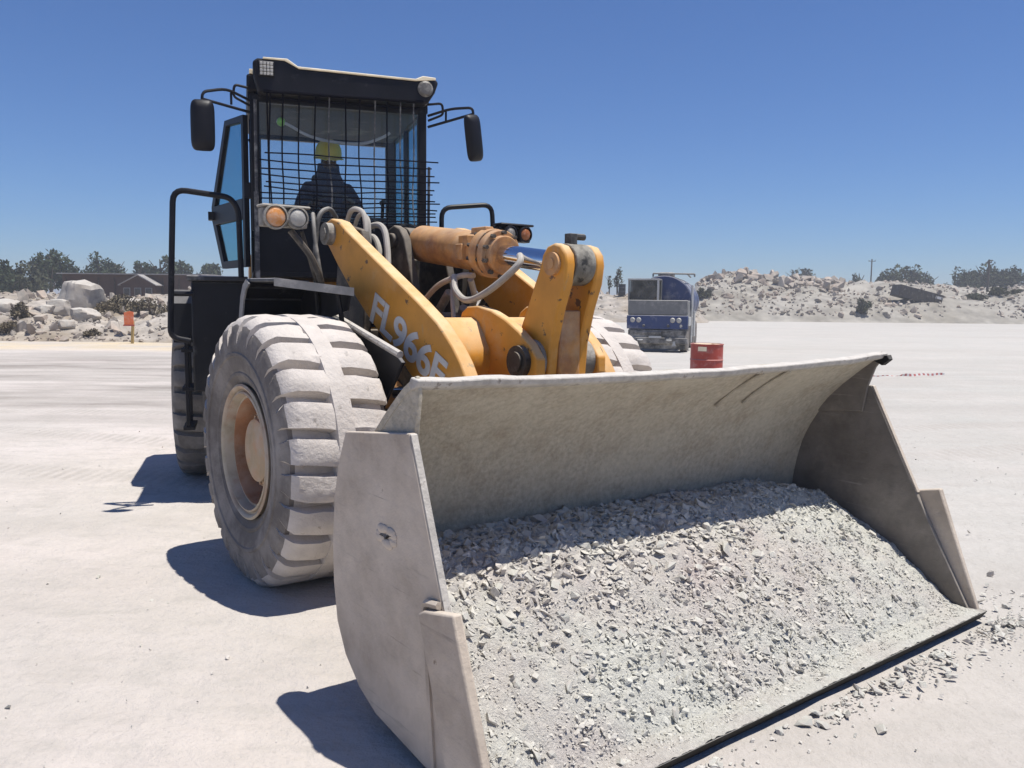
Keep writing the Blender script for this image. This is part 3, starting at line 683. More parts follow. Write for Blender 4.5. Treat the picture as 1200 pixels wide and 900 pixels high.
for s in (-1, 1):
    b = B(); b.prism(SIDE if s < 0 else SIDEL(SIDE), s*(BY+.001), s*(BY+.030)); sp_ = b.done('side_plate', 'bucket' if s < 0 else 'bucket_shaded', BUCKET, bevel=.005)  # right plate is coloured darker for the shade inside the bucket
    b = B(); b.prism(EAR if s < 0 else EARL, s*(BY-.020), s*(BY-.002)); b.done('spill_guard_end', 'bucket_shell' if s < 0 else 'bucket_shaded', BUCKET, bevel=.005)
    b = B(); b.prism(CUT, s*(BY+.0305), s*(BY+.068)); b.done('side_cutter', 'bucket', BUCKET, bevel=.008)
    if s < 0:
        b = B()
        for k in range(14):
            a = k*.45; b.ball((2.10+.055*math.cos(a), s*(BY+.030), .80+.028*math.sin(a)), .016+.006*(k % 3), (1.3, .35, .7), 10, 6)
        b.done('weld_patch', 'bucket', sp_)
        b = B(); b.tube(catmull([(2.05, s*(BY+.031), .795), (2.08, s*(BY+.032), .803), (2.10, s*(BY+.031), .796), (2.12, s*(BY+.032), .81), (2.145, s*(BY+.031), .812)], 3), .007, 6); b.done('torn_slot', 'edge_steel', sp_)
        b = B(); b.tube(catmull([(2.37, s*(BY+.03), .615), (2.44, s*(BY+.035), .05)], 8), .012, 6); b.tube(catmull([(2.375, s*(BY+.03), .61), (2.40, s*(BY+.04), .64), (2.48, s*(BY+.04), .655)], 5), .014, 6); b.done('weld_bead', 'bucket', sp_)
b = B()
b.prism([(2.46, .040), (2.50, .066), (2.874, .056), (2.876, .053), (2.845, .004), (2.50, .004)], -1.60, 1.60); b.done('cutting_edge', 'edge_steel', BUCKET, bevel=.003)
for s in (-1, 1):                                                  # worn front edges of the side plates
    x0 = 2.265 if s < 0 else 2.195
    b = B(); b.prism([(x0+.003, 1.203), (x0+.012, 1.20), (2.499, .632), (2.490, .632)], s*(BY+.003), s*(BY+.028)); b.done('worn_edge', 'lip' if s < 0 else 'bucket', BUCKET)
for y in (.44, .66):                                                # weld seams under the lip
    b = B(); b.tube(catmull([(2.25, y, 1.328), (2.125, y-.01, 1.252), (2.03, y-.02, 1.178), (1.99, y-.03, 1.135)], 4), .010, 6); b.done('weld_bead', 'bucket_shell', BUCKET)
b = B(); b.prism([(2.20, 1.36), (2.30, 1.388), (2.312, 1.36), (2.27, 1.325)], 1.50, 1.545); b.done('bent_corner', 'edge_steel', BUCKET, bevel=.004)
for s in (-1, 1):                                                  # hinge ears on the back
    b = B(); b.prism([(1.40, .40), (1.46, .30), (1.72, .20), (1.695, .40), (1.70, .72), (1.50, .56)], s*.58, s*.64); b.done('hinge_ear', 'bucket', BUCKET, bevel=.006)
    b = B(); b.prism([(1.60, .68), (1.695, .58), (1.71, .70), (1.745, .84), (1.67, .82)], s*.09, s*.15); b.done('hinge_ear', 'bucket', BUCKET, bevel=.006)

# --- rear frame (turned at the hinge): chassis, axle, hood
b = B(); b.box((-1.1, 0, .95), (2.9, .8, .55)); b.box((.15, 0, .95), (.5, .3, .5)); b.cyl((.02, 0, .5), (.02, 0, 1.35), .12); b.cyl((-1.55, -.85, AX), (-1.55, .85, AX), .17, seg=24); b.ball((-1.55, 0, AX), .3)
b.done('rear_frame', 'dark_greasy', LOADER, MR, bevel=.01)
b = B(); b.prism([(-3.15, 1.1), (-1.5, 1.1), (-1.5, 2.10), (-2.9, 2.02), (-3.12, 1.92)], -.72, .72); b.done('engine_hood', 'yellow', LOADER, MR, bevel=.04, bseg=3)
b = B(); b.prism([(-3.35, .55), (-2.5, .55), (-2.4, .8), (-2.4, 1.12), (-3.15, 1.12), (-3.38, 1.0)], -.95, .95); b.done('counterweight', 'yellow', LOADER, MR, bevel=.04, bseg=3)
for s in (-1, 1):
    b = B(); arc = [(-.78, 1.3), (-.80, 1.62), (-.92, 1.74), (-2.2, 1.74), (-2.4, 1.5)]
    for a, c in zip(arc, arc[1:]): b.prism([a, c, (c[0], c[1]-.02), (a[0]-.02, a[1]-.02)], s*.74, s*1.36)
    b.done('rear_fender', 'black', LOADER, MR, bevel=.006)
    # side tank with platform on top and steps below
    b = B(); b.prism([(-.10, .92), (-.10, 1.80), (-.74, 1.80), (-.74, 1.15), (-.6, .92)], s*.74, s*1.17); bx = b.done('side_tank', 'black', LOADER, MR, bevel=.015)
    b = B(); b.box((-.42, s*.97, 1.823), (.72, .46, .04)); b.done('platform', 'grey_fender', LOADER, MR, bevel=.006)
    b = B()
    for x in (-.16, -.50): b.box((x, s*1.22, .98), (.03, .03, .75)); 
    for z in (.62, .94, 1.25): b.box((-.33, s*1.215, z), (.38, .09, .03))
    b.done('steps', 'black_clean', bx, MR, bevel=.004)
# handrails
b = B(); b.tube(rounded([(-.02, -1.18, 1.33), (-.02, -1.325, 1.36), (-.02, -1.31, 1.72), (-.02, -1.275, 2.50), (-.02, -.86, 2.455), (-.02, -.80, 2.36), (-.02, -.79, 1.83)], .10, 5), .023, 10); b.tube([(-.05, -1.31, 1.70), (-.05, -1.15, 1.70)], .02, 8); b.done('handrail', 'black_clean', LOADER, MR)
b = B(); b.tube(rounded([(-.30, .90, 1.83), (-.30, .90, 2.48), (-.30, 1.36, 2.53), (-.30, 1.40, 1.83)], .09, 5), .022, 10); b.done('handrail', 'black_clean', LOADER, MR)

# --- cab
CABM = MR
b = B()                                                            # shell: floor, lower panels, pillars, roof frame
b.box((-.72, 0, 1.865), (1.44, 1.40, .05))
b.prism([(-.69, 1.88), (.72, 1.88), (.735, 2.30), (-.685, 2.28)], -.045, .0, 'yz')
for s in (-1, 1):
    yy = s*.70
    b.box((-.03, s*.665, 2.73), (.075, .07, 1.05)); b.box((-1.42, s*.64, 2.70), (.07, .10, 1.10)); b.box((-.80, s*.68, 2.73), (.06, .045, 1.05))
    b.box((-.72, s*.685, 3.245), (1.42, .06, .07))
    b.prism([(-.80, 1.89), (-1.45, 1.89), (-1.45, 2.25), (-.80, 2.25)], s*.66, s*.70)
b.box((-.03, 0, 3.24), (.07, 1.30, .09)); b.box((-1.42, 0, 3.22), (.07, 1.26, .10)); b.prism([(-.66, 1.89), (.66, 1.89), (.66, 2.45), (-.66, 2.45)], -1.455, -1.41, 'yz')
b.prism([(0.70, 1.89), (.70, 2.28), (.655, 2.28), (.655, 1.89)], -.8, -.05, 'yz')
CAB = b.done('cab', 'black_clean', LOADER, CABM, bevel=.010)
b = B()                                                            # roof with forward visor and lamp pods
FAS = [(-.635, 3.235), (.675, 3.25), (.735, 3.34), (.765, 3.425), (.74, 3.45), (.63, 3.455), (.575, 3.425), (-.335, 3.435), (-.40, 3.475), (-.45, 3.49), (-.64, 3.485), (-.675, 3.46), (-.67, 3.36)]
b.prism(FAS, .02, .17, 'yz'); b.prism([(.02, 3.27), (.02, 3.40), (-1.55, 3.42), (-1.56, 3.30), (-1.5, 3.27)], -.72, .72)
ROOF = b.done('roof', 'black_clean', CAB, CABM, bevel=.018, bseg=3)
b = B(); b.prism([(-.60, 3.493), (-.42, 3.496), (-.34, 3.446), (.575, 3.436), (.635, 3.463), (.74, 3.458), (.74, 3.440), (.575, 3.420), (-.335, 3.430), (-.44, 3.480), (-.60, 3.480)], -.0, .178, 'yz'); b.prism([(.02, 3.401), (-1.52, 3.421), (-1.52, 3.437), (.02, 3.437)], -.70, .70); b.done('roof_skin', 'cream', CAB, CABM, bevel=.004)
b = B(); b.box((.176, -.575, 3.405), (.03, .115, .115)); wl_ = b.done('work_lamp', 'black', CAB, CABM, bevel=.01)
# led lamp face: a grid of small lenses
b = B()
for i in range(4):
    for j in range(4): b.box((.193, -.575+(i-1.5)*.025, 3.405+(j-1.5)*.025), (.008, .021, .021))
b.done('lamp_lens', 'lamp_clear', CAB, CABM, bevel=.003)
b = B(); b.lathe([(0, .02), (.045, .016), (.062, .0), (.066, -.02)], (.178, .655, 3.365), 'x', 28); b.done('lamp_lens', 'lamp_dim', CAB, CABM)
def sheet(name, pts, m, parent, M, th=.006):
    """a pane given by four corners"""
    P = [Vector(p) for p in pts]; n_ = (P[1]-P[0]).cross(P[2]-P[0]).normalized()*th/2
    b = B(); A = [b.bm.verts.new(p-n_) for p in P]; D = [b.bm.verts.new(p+n_) for p in P]; k = len(P)
    b._f(A[::-1]); b._f(D)
    for i in range(k): b._f([A[i], A[(i+1) % k], D[(i+1) % k], D[i]])
    return b.done(name, m, parent, M)
sheet('windshield', [(.0, -.66, 2.28), (.0, .66, 2.28), (.0, .66, 3.22), (.0, -.66, 3.22)], 'glass_clear', CAB, CABM)
sheet('rear_window', [(-1.42, -.62, 2.44), (-1.42, .62, 2.44), (-1.42, .62, 3.2), (-1.42, -.62, 3.2)], 'glass_clear', CAB, CABM)
sheet('side_window', [(-.03, .685, 2.27), (-.80, .685, 2.27), (-.80, .685, 3.22), (-.03, .685, 3.22)], 'glass_teal', CAB, CABM)
for s in (-1, 1): sheet('side_window', [(-.83, s*.68, 2.25), (-1.40, s*.68, 2.25), (-1.40, s*.68, 3.22), (-.83, s*.68, 3.22)], 'glass_teal', CAB, CABM)
# interior
b = B(); b.box((-.18, 0, 2.20), (.28, 1.2, .22)); b.box((-.15, 0, 2.04), (.2, 1.1, .3)); b.box((-.20, .25, 2.33), (.2, .3, .05)); b.done('dashboard', 'interior', CAB, CABM, bevel=.02)
b = B(); b.tube([(-.25, -.03, 2.0), (-.42, -.03, 2.42)], .035, 12); t_ = Matrix.Translation((-.43, -.03, 2.45)) @ Matrix.Rotation(R(-28), 4, 'Y')
ring = [t_ @ Vector((.19*math.cos(a), .19*math.sin(a), 0)) for a in np.linspace(0, 2*math.pi, 33)]
b.tube(ring, .014, 8, cap=False); b.tube([t_ @ Vector((-.18, 0, 0)), t_ @ Vector((.18, 0, 0))], .012, 6); b.done('steering_wheel', 'seat', CAB, CABM)
b = B(); b.box((-.85, -.02, 2.07), (.48, .50, .12)); b.box((-1.10, -.02, 2.40), (.12, .46, .62), Matrix.Rotation(R(-8), 3, 'Y')); b.box((-.88, -.02, 1.95), (.34, .34, .14)); b.box((-1.14, -.02, 2.75), (.09, .26, .16)); b.done('operator_seat', 'seat', CAB, CABM, bevel=.04, bseg=3)
b = B(); b.box((-.75, .42, 2.12), (.5, .16, .46)); b.tube([(-.55, .42, 2.35), (-.50, .42, 2.52)], .012, 6); b.ball((-.5, .42, 2.53), .025); b.tube([(-.62, .42, 2.35), (-.58, .42, 2.52)], .012, 6); b.ball((-.58, .42, 2.53), .025); b.done('control_console', 'interior', CAB, CABM, bevel=.02)
b = B(); b.tube(catmull([(-.035, -.50, 3.07), (-.035, -.42, 3.05), (-.035, -.25, 2.97), (-.035, -.05, 2.935), (-.035, .18, 2.94), (-.035, .34, 3.0), (-.035, .40, 3.04)], 6), .012, 8); b.done('cable', 'cable', CAB, CABM)
b = B(); b.ball((-.04, -.465, 3.065), .035); b.done('hanging_ornament', 'green', CAB, CABM)
b = B(); b.box((-.7, 0, 3.215), (1.3, 1.28, .03)); b.done('headliner', 'interior', CAB, CABM, bevel=.005)
# front wire guard: rods hung from the roof, cross rods below
GX = .125
b = B(); b.tube([(.16, -.60, 3.245), (.16, .64, 3.265)], .014, 8); b.tube([(GX, -.56, 3.20), (GX, .60, 3.215)], .009, 8); GUARD = b.done('window_guard', 'guard', CAB, CABM)
rr = random.Random(5)
for k, y in enumerate([-.575, -.555, -.46, -.335, -.215, -.10, .015, .13, .25, .355, .46, .565]):
    top = 3.34 if 1 < k < 11 else 3.24; bow = .0
    pts = [(GX+.03, y, top), (GX+.012, y+rr.uniform(-.006, .006), 3.2), (GX, y+rr.uniform(-.01, .01), 2.8), (GX+.02, y+rr.uniform(-.012, .012), 2.5), (GX+.01, y+rr.uniform(-.015, .015), 2.22)]
    b = B(); b.tube(catmull(pts, 5), .0058, 6); b.done('guard_rod', 'guard_light' if rr.random() < .5 else 'guard', CAB, CABM)
zs = [2.80, 2.735, 2.675, 2.625, 2.575, 2.53, 2.488, 2.448, 2.41, 2.372, 2.336, 2.30, 2.262]
for k, z in enumerate(zs):
    e = .74+rr.uniform(-.03, .05); w = -.62+rr.uniform(-.03, .03); j = lambda: rr.uniform(-.006, .006)*(1+k/6)
    pts = [(GX+.012, w, z-.005+j()), (GX+.018, -.3, z+j()-.01), (GX+.02, 0, z-.012+j()), (GX+.018, .35, z-.008+j()), (GX+.012, e, z+j())]
    b = B(); b.tube(catmull(pts, 5), .0058, 6); b.done('guard_rod', 'guard', CAB, CABM)
b = B(); b.tube([(.10, .70, 2.76), (.10, .695, 2.2)], .012, 8); b.tube([(.06, -.66, 3.2), (.06, -.665, 2.0)], .012, 8); b.done('guard_post', 'guard_light', CAB, CABM)
b = B(); b.box((.06, -.665, 2.15), (.02, .035, .7)); b.done('door_trim', 'guard_light', CAB, CABM)
# open door on the right-hand side, swung out from the front pillar
DA = R(18); DH = Vector((-.05, -.735, 0)); DD = Vector((-math.cos(DA), -math.sin(DA), 0)); DN = Vector((-math.sin(DA), math.cos(DA), 0))
def dp(s, z, t=0): return DH+DD*s+DN*t+Vector((0, 0, z))
def dpoly(b, pts, t0, t1):
    A = [b.bm.verts.new(dp(s, z, t0)) for s, z in pts]; D = [b.bm.verts.new(dp(s, z, t1)) for s, z in pts]; n = len(pts)
    b._f(A); b._f(D[::-1])
    for i in range(n): b._f([A[i], D[i], D[(i+1) % n], A[(i+1) % n]])
OUT = [(.0, 3.10), (.47, 3.13), (.89, 2.46), (.88, 2.34), (.62, 1.92), (.0, 1.92)]
INN = [(.05, 3.05), (.43, 3.08), (.80, 2.46), (.80, 2.36), (.57, 1.98), (.05, 1.98)]
b = B()
for i in range(6):
    k = (i+1) % 6; dpoly(b, [OUT[i], OUT[k], INN[k], INN[i]], -.02, .02)
dpoly(b, [(.05, 2.46), (.84, 2.46), (.83, 2.30), (.05, 2.30)], -.022, .022)
DOOR = b.done('door', 'black_clean', CAB, CABM, bevel=.004)
sheet('door_glass', [dp(.05, 3.05), dp(.43, 3.08), dp(.80, 2.46), dp(.05, 2.46)], 'glass_teal', CAB, CABM)
sheet('door_glass', [dp(.05, 2.30), dp(.76, 2.30), dp(.57, 1.98), dp(.05, 1.98)], 'glass_teal', CAB, CABM)
b = B(); b.box(dp(.86, 2.38, -.02), (.10, .07, .07)); b.done('door_handle', 'black_clean', CAB, CABM)
b = B(); b.tube(rounded([dp(.03, 2.92, .04), dp(.09, 2.86, .09), dp(.12, 2.55, .09), dp(.04, 2.48, .04)], .05), .012, 8); b.box(dp(.02, 2.52, .03), (.09, .08, .12)); b.done('door_hinge', 'black_clean', CAB, CABM)
# mirrors on tube arms
def mirror(s, c, yawz, top):
    b = B()
    y0 = s*.70; yc = c[1]
    b.tube(rounded([(.06, y0, top-.01), (.20, (y0+yc)/2, top+.03), (c[0], yc, c[2]+.24), (c[0], yc, c[2]+.15)], .07), .011, 8)
    b.tube([(.06, y0, top-.10), (c[0], yc, c[2]+.19)], .011, 8)
    b.tube([(.16, y0*.6+yc*.4, top+.012), (.16, y0*.6+yc*.4, top-.075)], .009, 6)
    b.tube(rounded([(.06, y0, top+.08), (.10, y0+s*.11, top+.09), (.10, y0+s*.12, top), (.06, y0, top-.05)], .03), .010, 8)
    arm = b.done('mirror_arm', 'black_clean', CAB, CABM)
    b = B(); prof = []
    n = 5
    for i in range(n):                                             # rounded shell, deeper in the middle
        k = i/(n-1); w = .085*(1-.55*k**2.2); h = .185*(1-.35*k**2.5); x = .055*k
        ring = []
        for a in range(28):
            t = 2*math.pi*a/28; cx, cz = math.cos(t), math.sin(t)
            e = .38; ring.append(b.bm.verts.new((x, w*math.copysign(abs(cx)**e, cx), h*math.copysign(abs(cz)**e, cz))))
        prof.append(ring)
    for a, d in zip(prof, prof[1:]):
        for k in range(28): b._f([a[k], a[(k+1) % 28], d[(k+1) % 28], d[k]])
    b._f(prof[-1]); b._f(prof[0][::-1])
    M_ = CABM @ Matrix.Translation(c) @ Matrix.Rotation(yawz, 4, 'Z') @ Matrix.Rotation(R(9) if s > 0 else 0, 4, 'X')
    h = b.done('mirror', 'black_clean', CAB, M_, ang=60)
    b = B(); b.box((-.004, 0, 0), (.004, .145, .335)); b.done('mirror_glass', 'mirror_glass', CAB, M_, bevel=.0015)
mirror(-1, (.30, -1.035, 2.93), R(0), 3.20); mirror(1, (.30, 1.02, 2.98), R(28), 3.19)

# ------------------------------------------------------------------ the operator
def skin_obj(name, nodes, edges, m, parent, M, sub=2):
    me = bpy.data.meshes.new(name); me.from_pydata([M @ Vector(p) for p, r in nodes], edges, [])
    o = link(name, me, m, parent)
    md = o.modifiers.new('skin', 'SKIN'); md.use_smooth_shade = True
    for v, (p, r) in zip(me.skin_vertices[0].data, nodes):
        v.radius = r if isinstance(r, tuple) else (r, r)
    me.skin_vertices[0].data[0].use_root = True
    o.modifiers.new('sub', 'SUBSURF').levels = sub; o.modifiers['sub'].render_levels = sub
    return o
PX, PY = -.80, -.03
PM = MR @ Matrix.Translation((PX, PY, 0))
nodes = [((0, 0, 2.20), (.15, .13)), ((.0, 0, 2.42), (.15, .11)), ((.02, 0, 2.60), (.17, .11)), ((.02, 0, 2.70), (.10, .08)), ((.03, 0, 2.76), .052), ((.05, 0, 2.84), (.075, .085)), ((.055, 0, 2.91), (.078, .092)), ((.05, 0, 2.97), .07),
         ((.145, 0, 2.865), .018),
         ((.03, .18, 2.64), .065), ((.14, .25, 2.44), .05), ((.34, .15, 2.47), .038), ((.41, .13, 2.50), (.04, .022)),
         ((.03, -.18, 2.64), .065), ((.15, -.26, 2.45), .05), ((.34, -.17, 2.46), .038), ((.41, -.15, 2.49), (.04, .022)),
         ((.10, .11, 2.19), .09), ((.42, .13, 2.22), .075), ((.47, .13, 1.98), .055), ((.58, .13, 1.93), .04),
         ((.10, -.11, 2.19), .09), ((.42, -.13, 2.22), .075), ((.47, -.13, 1.98), .055), ((.58, -.13, 1.93), .04)]
edges = [(0, 1), (1, 2), (2, 3), (3, 4), (4, 5), (5, 6), (6, 7), (5, 8), (2, 9), (9, 10), (10, 11), (11, 12), (2, 13), (13, 14), (14, 15), (15, 16), (0, 17), (17, 18), (18, 19), (19, 20), (0, 21), (21, 22), (22, 23), (23, 24)]
fing = []
for sgn, w in ((1, 12), (-1, 16)):                                  # five fingers round the wheel rim
    base = Vector(nodes[w][0])
    for k in range(4):
        y = base.y+(k-1.5)*.02; i0 = len(nodes); ln = (.9, 1.05, 1., .8)[k]
        nodes += [((base.x+.035*ln, y, base.z+.012), .009), ((base.x+.06*ln, y, base.z-.015), .008), ((base.x+.04, y, base.z-.035), .007)]
        edges += [(w, i0), (i0, i0+1), (i0+1, i0+2)]
    i0 = len(nodes); nodes += [((base.x+.005, base.y-sgn*.045, base.z+.0), .010), ((base.x+.035, base.y-sgn*.05, base.z-.02), .009)]; edges += [(w, i0), (i0, i0+1)]
PERSON = skin_obj('person', nodes, edges, 'skin', None, PM)
tag(PERSON, 'operator in dark overalls and yellow hard hat sitting at the loader wheel', 'person')
n2 = [nodes[i] for i in (0, 1, 2, 3, 9, 10, 11, 13, 14, 15, 17, 18, 19, 21, 22, 23)]
def fat(r, k=.018): return tuple(x+k for x in r) if isinstance(r, tuple) else r+k
n2 = [(p, fat(r)) for p, r in n2]
n2[3] = ((.02, 0, 2.71), (.10, .085))
skin_obj('overalls', n2, [(0, 1), (1, 2), (2, 3), (2, 4), (4, 5), (5, 6), (2, 7), (7, 8), (8, 9), (0, 10), (10, 11), (11, 12), (0, 13), (13, 14), (14, 15)], 'overalls', PERSON, PM)
b = B(); b.lathe([(.118, 0), (.119, .04), (.113, .085), (.094, .127), (.065, .153), (.033, .166), (0, .170)], (0, 0, 0), 'z', 28)
b.lathe([(.115, -.004), (.136, -.010), (.138, -.002), (.115, .008)], (0, 0, 0), 'z', 28, close=True); b.prism([(.10, -.08), (.165, -.055), (.178, 0), (.165, .055), (.10, .08)], -.014, -.004, 'xy')
b.done('hard_hat', 'helmet', PERSON, PM @ Matrix.Translation((.055, 0, 2.92)) @ Matrix.Rotation(R(10), 4, 'Y') @ Matrix.Scale(.98, 4), bevel=.003)
b = B(); b.lathe([(.16, -.08), (.15, 0), (.115, .06), (.10, .11), (.095, .17), (.085, .172), (.08, .1), (.1, 0)], (.03, 0, 2.70), 'z', 24, close=True); b.done('neck_scarf', 'overalls', PERSON, PM)
b = B()
for s in (-1, 1): b.ball((.138, s*.033, 2.895), .013, u=10, v=6)
b.done('eyes', 'white_paint', PERSON, PM)
b = B(); b.box((.138, 0, 2.82), (.014, .055, .012)); b.done('mouth', 'timber_dark', PERSON, PM, bevel=.004)

# ------------------------------------------------------------------ rubble in the bucket
def pile_h(x, y):
    """height of the loose rock in the bucket"""
    top = .635 - .02*(y/1.5) - .10*max(0, (y-1.0)/.5)**1.5
    crest = 2.02 - .04*math.sin(y*2.1) - .06*max(0, (y-.9)/.6)
    toe = 2.80 + .05*math.sin(y*4+1)*.4
    t = (x-crest)/(toe-crest)
    if t < 0: z = top - .02*(-t) 
    else:
        t = min(t, 1.1); z = top*(1-t)**.97 if t < 1 else 0
        z += .035*math.sin(min(t, 1)*math.pi)
    z = max(z, .055) if x > 2.3 else z
    return z+.018*fbm(x*4, y*4, 1)*min(1, max(0, 2.85-x)*6)
def pile_base():
    nx, ny = 130, 330; V = []; F = []
    for i in range(nx+1):
        x = 1.66+(2.8745-1.66)*i/nx
        for j in range(ny+1):
            y = -1.528+3.056*j/ny
            z = pile_h(x, y)+.013*fbm(x*14, y*14, 2)+.008*fbm(x*42, y*42, 5)
            if x > 2.5: z = max(z, .064+.005*fbm(x*20, y*20, 4)+.003*fbm(x*70, y*70, 4) - .006*max(0, (x-2.84)/.035))
            V.append((x, y, z))
    for i in range(nx):
        for j in range(ny):
            a = i*(ny+1)+j; F.append((a, a+ny+1, a+ny+2, a+1))
    me = bpy.data.meshes.new('crushed_rock'); me.from_pydata(V, [], F); me.polygons.foreach_set('use_smooth', [True]*len(F))
    o = link('crushed_rock', me, 'gravel')
    return tag(o, 'heap of pale grey crushed rock and dust lying in the loader bucket', 'rubble heap')
PILE = pile_base()
def pile_n(x, y):
    e = .03; return Vector((-(pile_h(x+e, y)-pile_h(x-e, y))/(2*e), -(pile_h(x, y+e)-pile_h(x, y-e))/(2*e), 1)).normalized()
pts = []
for i in range(300):                                               # the big stones, one by one
    x = 1.74+(2.80-1.74)*rng.random()**1.25; y = rng.uniform(-1.46, 1.46)
    s = rng.uniform(.017, .029)*(1.1 if y < .2 else .85)*(1.1 if x < 2.35 else .85)
    if rng.random() < .10: s *= 1.25
    pts.append((x, y, s))
for x, y, s in pts:
    o = bpy.data.objects.new('stone', STONES[rng.integers(14)]); C.objects.link(o); o.parent = PILE
    q = Vector((0, 0, 1)).rotation_difference(pile_n(x, y)).to_matrix() @ Matrix.Rotation(rng.uniform(0, 6.28), 3, 'Z') @ Matrix.Rotation(rng.normal(0, .35), 3, 'X')
    o.location = (x, y, pile_h(x, y)+s*.22); o.rotation_euler = q.to_euler(); k = s*rng.uniform(.8, 1.25)
    o.scale = (k*rng.uniform(.9, 1.35), k, k*rng.uniform(1., 1.5))
pos = []; size = []
for i in range(15000):
    x = 1.72+(2.83-1.72)*rng.random(); y = rng.uniform(-1.51, 1.51)
    d = fbm(x*2.2, y*2.2, 11)
    if x > 2.2 and d < .05+.12*(y > .2) and rng.random() < .72: continue      # dusty slumps with few stones
    s = min(.023, .0062*(1/(rng.random()+.02))**.55)*(1.12 if x < 2.35 and y < .4 else .82)*(1.0 if y < .5 else .85)
    pos.append((x, y, pile_h(x, y)+s*.25)); size.append((s*1.2, s, s))
for i in range(7000):
    x = 2.83-.6*rng.random()**1.5; y = rng.uniform(-1.51, 1.51); s = rng.uniform(.003, .0075)
    pos.append((x, y, max(pile_h(x, y), .062)+s*.3)); size.append((s*1.2, s, s))
scatter_mesh('rubble', STONES_NP, pos, size, 'rock', PILE, .55)

# stones spilled in front of the cutting edge and over the yard
pos = []; size = []; big = []
for i in range(4600):
    k = rng.random()
    if k < .20:
        y = rng.uniform(-1.6, 1.75); x = 2.90+abs(rng.normal(0, .09)); c = fbm(0, y*1.5, 3)
        if c < -.05 and rng.random() < .8: continue
        s = min(.03, .005*(1/(rng.random()+.03))**.6)
    elif k < .30: x = rng.normal(3.05, .35); y = rng.normal(1.75, .30); s = min(.026, .0045*(1/(rng.random()+.03))**.55)
    else:
        a = rng.uniform(0, 6.28); r_ = 9*math.sqrt(rng.random()); x = 2+r_*math.cos(a); y = -1+r_*math.sin(a); s = min(.02, .003*(1/(rng.random()+.03))**.5)
    if (1.7 < x < 2.89 and abs(y) < 1.62): continue
    if s > .018 and len(big) < 70: big.append((x, y, s)); continue
    pos.append((x, y, s*.18)); size.append((s*1.2, s, s))
for x, y in [(2.93, -.12), (2.95, -.16), (2.99, -.10), (2.92, .28), (2.96, .34), (2.91, .62), (2.94, .68), (3.15, .05), (3.0, 1.95), (3.12, 1.9)]: big.append((x, y, rng.uniform(.024, .036)))
for x, y, s in big:
    o = bpy.data.objects.new('stone', STONES[rng.integers(14)]); C.objects.link(o); o.parent = GROUND
    o.location = (x, y, s*.25); o.rotation_euler = (rng.normal(0, .3), rng.normal(0, .3), rng.uniform(0, 6.28)); o.scale = (s*1.2, s, s)
scatter_mesh('loose_gravel', STONES_NP, pos, size, 'rock', GROUND, .5)

# ------------------------------------------------------------------ rocks and boulders on the banks
BIGR = [rock_np(rock_mesh(300+i, 13, .75)) for i in range(10)]
pos = []; size = []
for i in range(2300):
    s = rng.uniform(S(-160), S(320)); d = 31.2+rng.random()**1.5*20; p = at(s*d, d); k = min(.30, .035*(1/(rng.random()+.02))**.5)
    pos.append((p.x, p.y, HL(s, d)+k*.2)); size.append((k*1.2, k, k))
scatter_mesh('rubble', BIGR, pos, size, 'spoil_rock', LBANK, .6)
pos = []; size = []
for i in range(3800):
    s = rng.uniform(S(795), S(1320)); d = 82+rng.random()*26; p = at(s*d, d)
    cl = fbm(p.x*.15, p.y*.15, 12); hi = S(815) < s < S(985)
    if not hi and cl < .05 and rng.random() < .8: continue
    k = min(.75, .16*(1/(rng.random()+.03))**.5)*(1. if hi and d > 90 else .6)
    pos.append((p.x, p.y, HR(s, d)+k*.25)); size.append((k*1.2, k, k))
scatter_mesh('rubble', BIGR, pos, size, 'spoil_rock', RBANK, .7)
BR = [rock_mesh(400+i, 14, .8) for i in range(6)]
for m_ in BR: m_.materials.append(MATS['spoil_rock'])
for i in range(46):
    s = rng.uniform(S(822), S(985)); d = rng.uniform(90, 100); p = at(s*d, d); k = rng.uniform(.45, .85)
    o = bpy.data.objects.new('rock', BR[rng.integers(6)]); C.objects.link(o); o.parent = RBANK
    o.location = (p.x, p.y, HR(s, d)+k*.3); o.rotation_euler = rng.uniform(0, 6.28, 3); o.scale = (k*1.3, k, k)
pos = []; size = []
for i in range(700):
    s = rng.uniform(S(300), S(820)); d = 70.5+rng.random()*12; p = at(s*d, d); k = min(.4, .07*(1/(rng.random()+.03))**.5)
    pos.append((p.x, p.y, HC(s, d)+k*.2)); size.append((k*1.2, k, k))
scatter_mesh('rubble', BIGR, pos, size, 'spoil_rock', CBANK, .6)

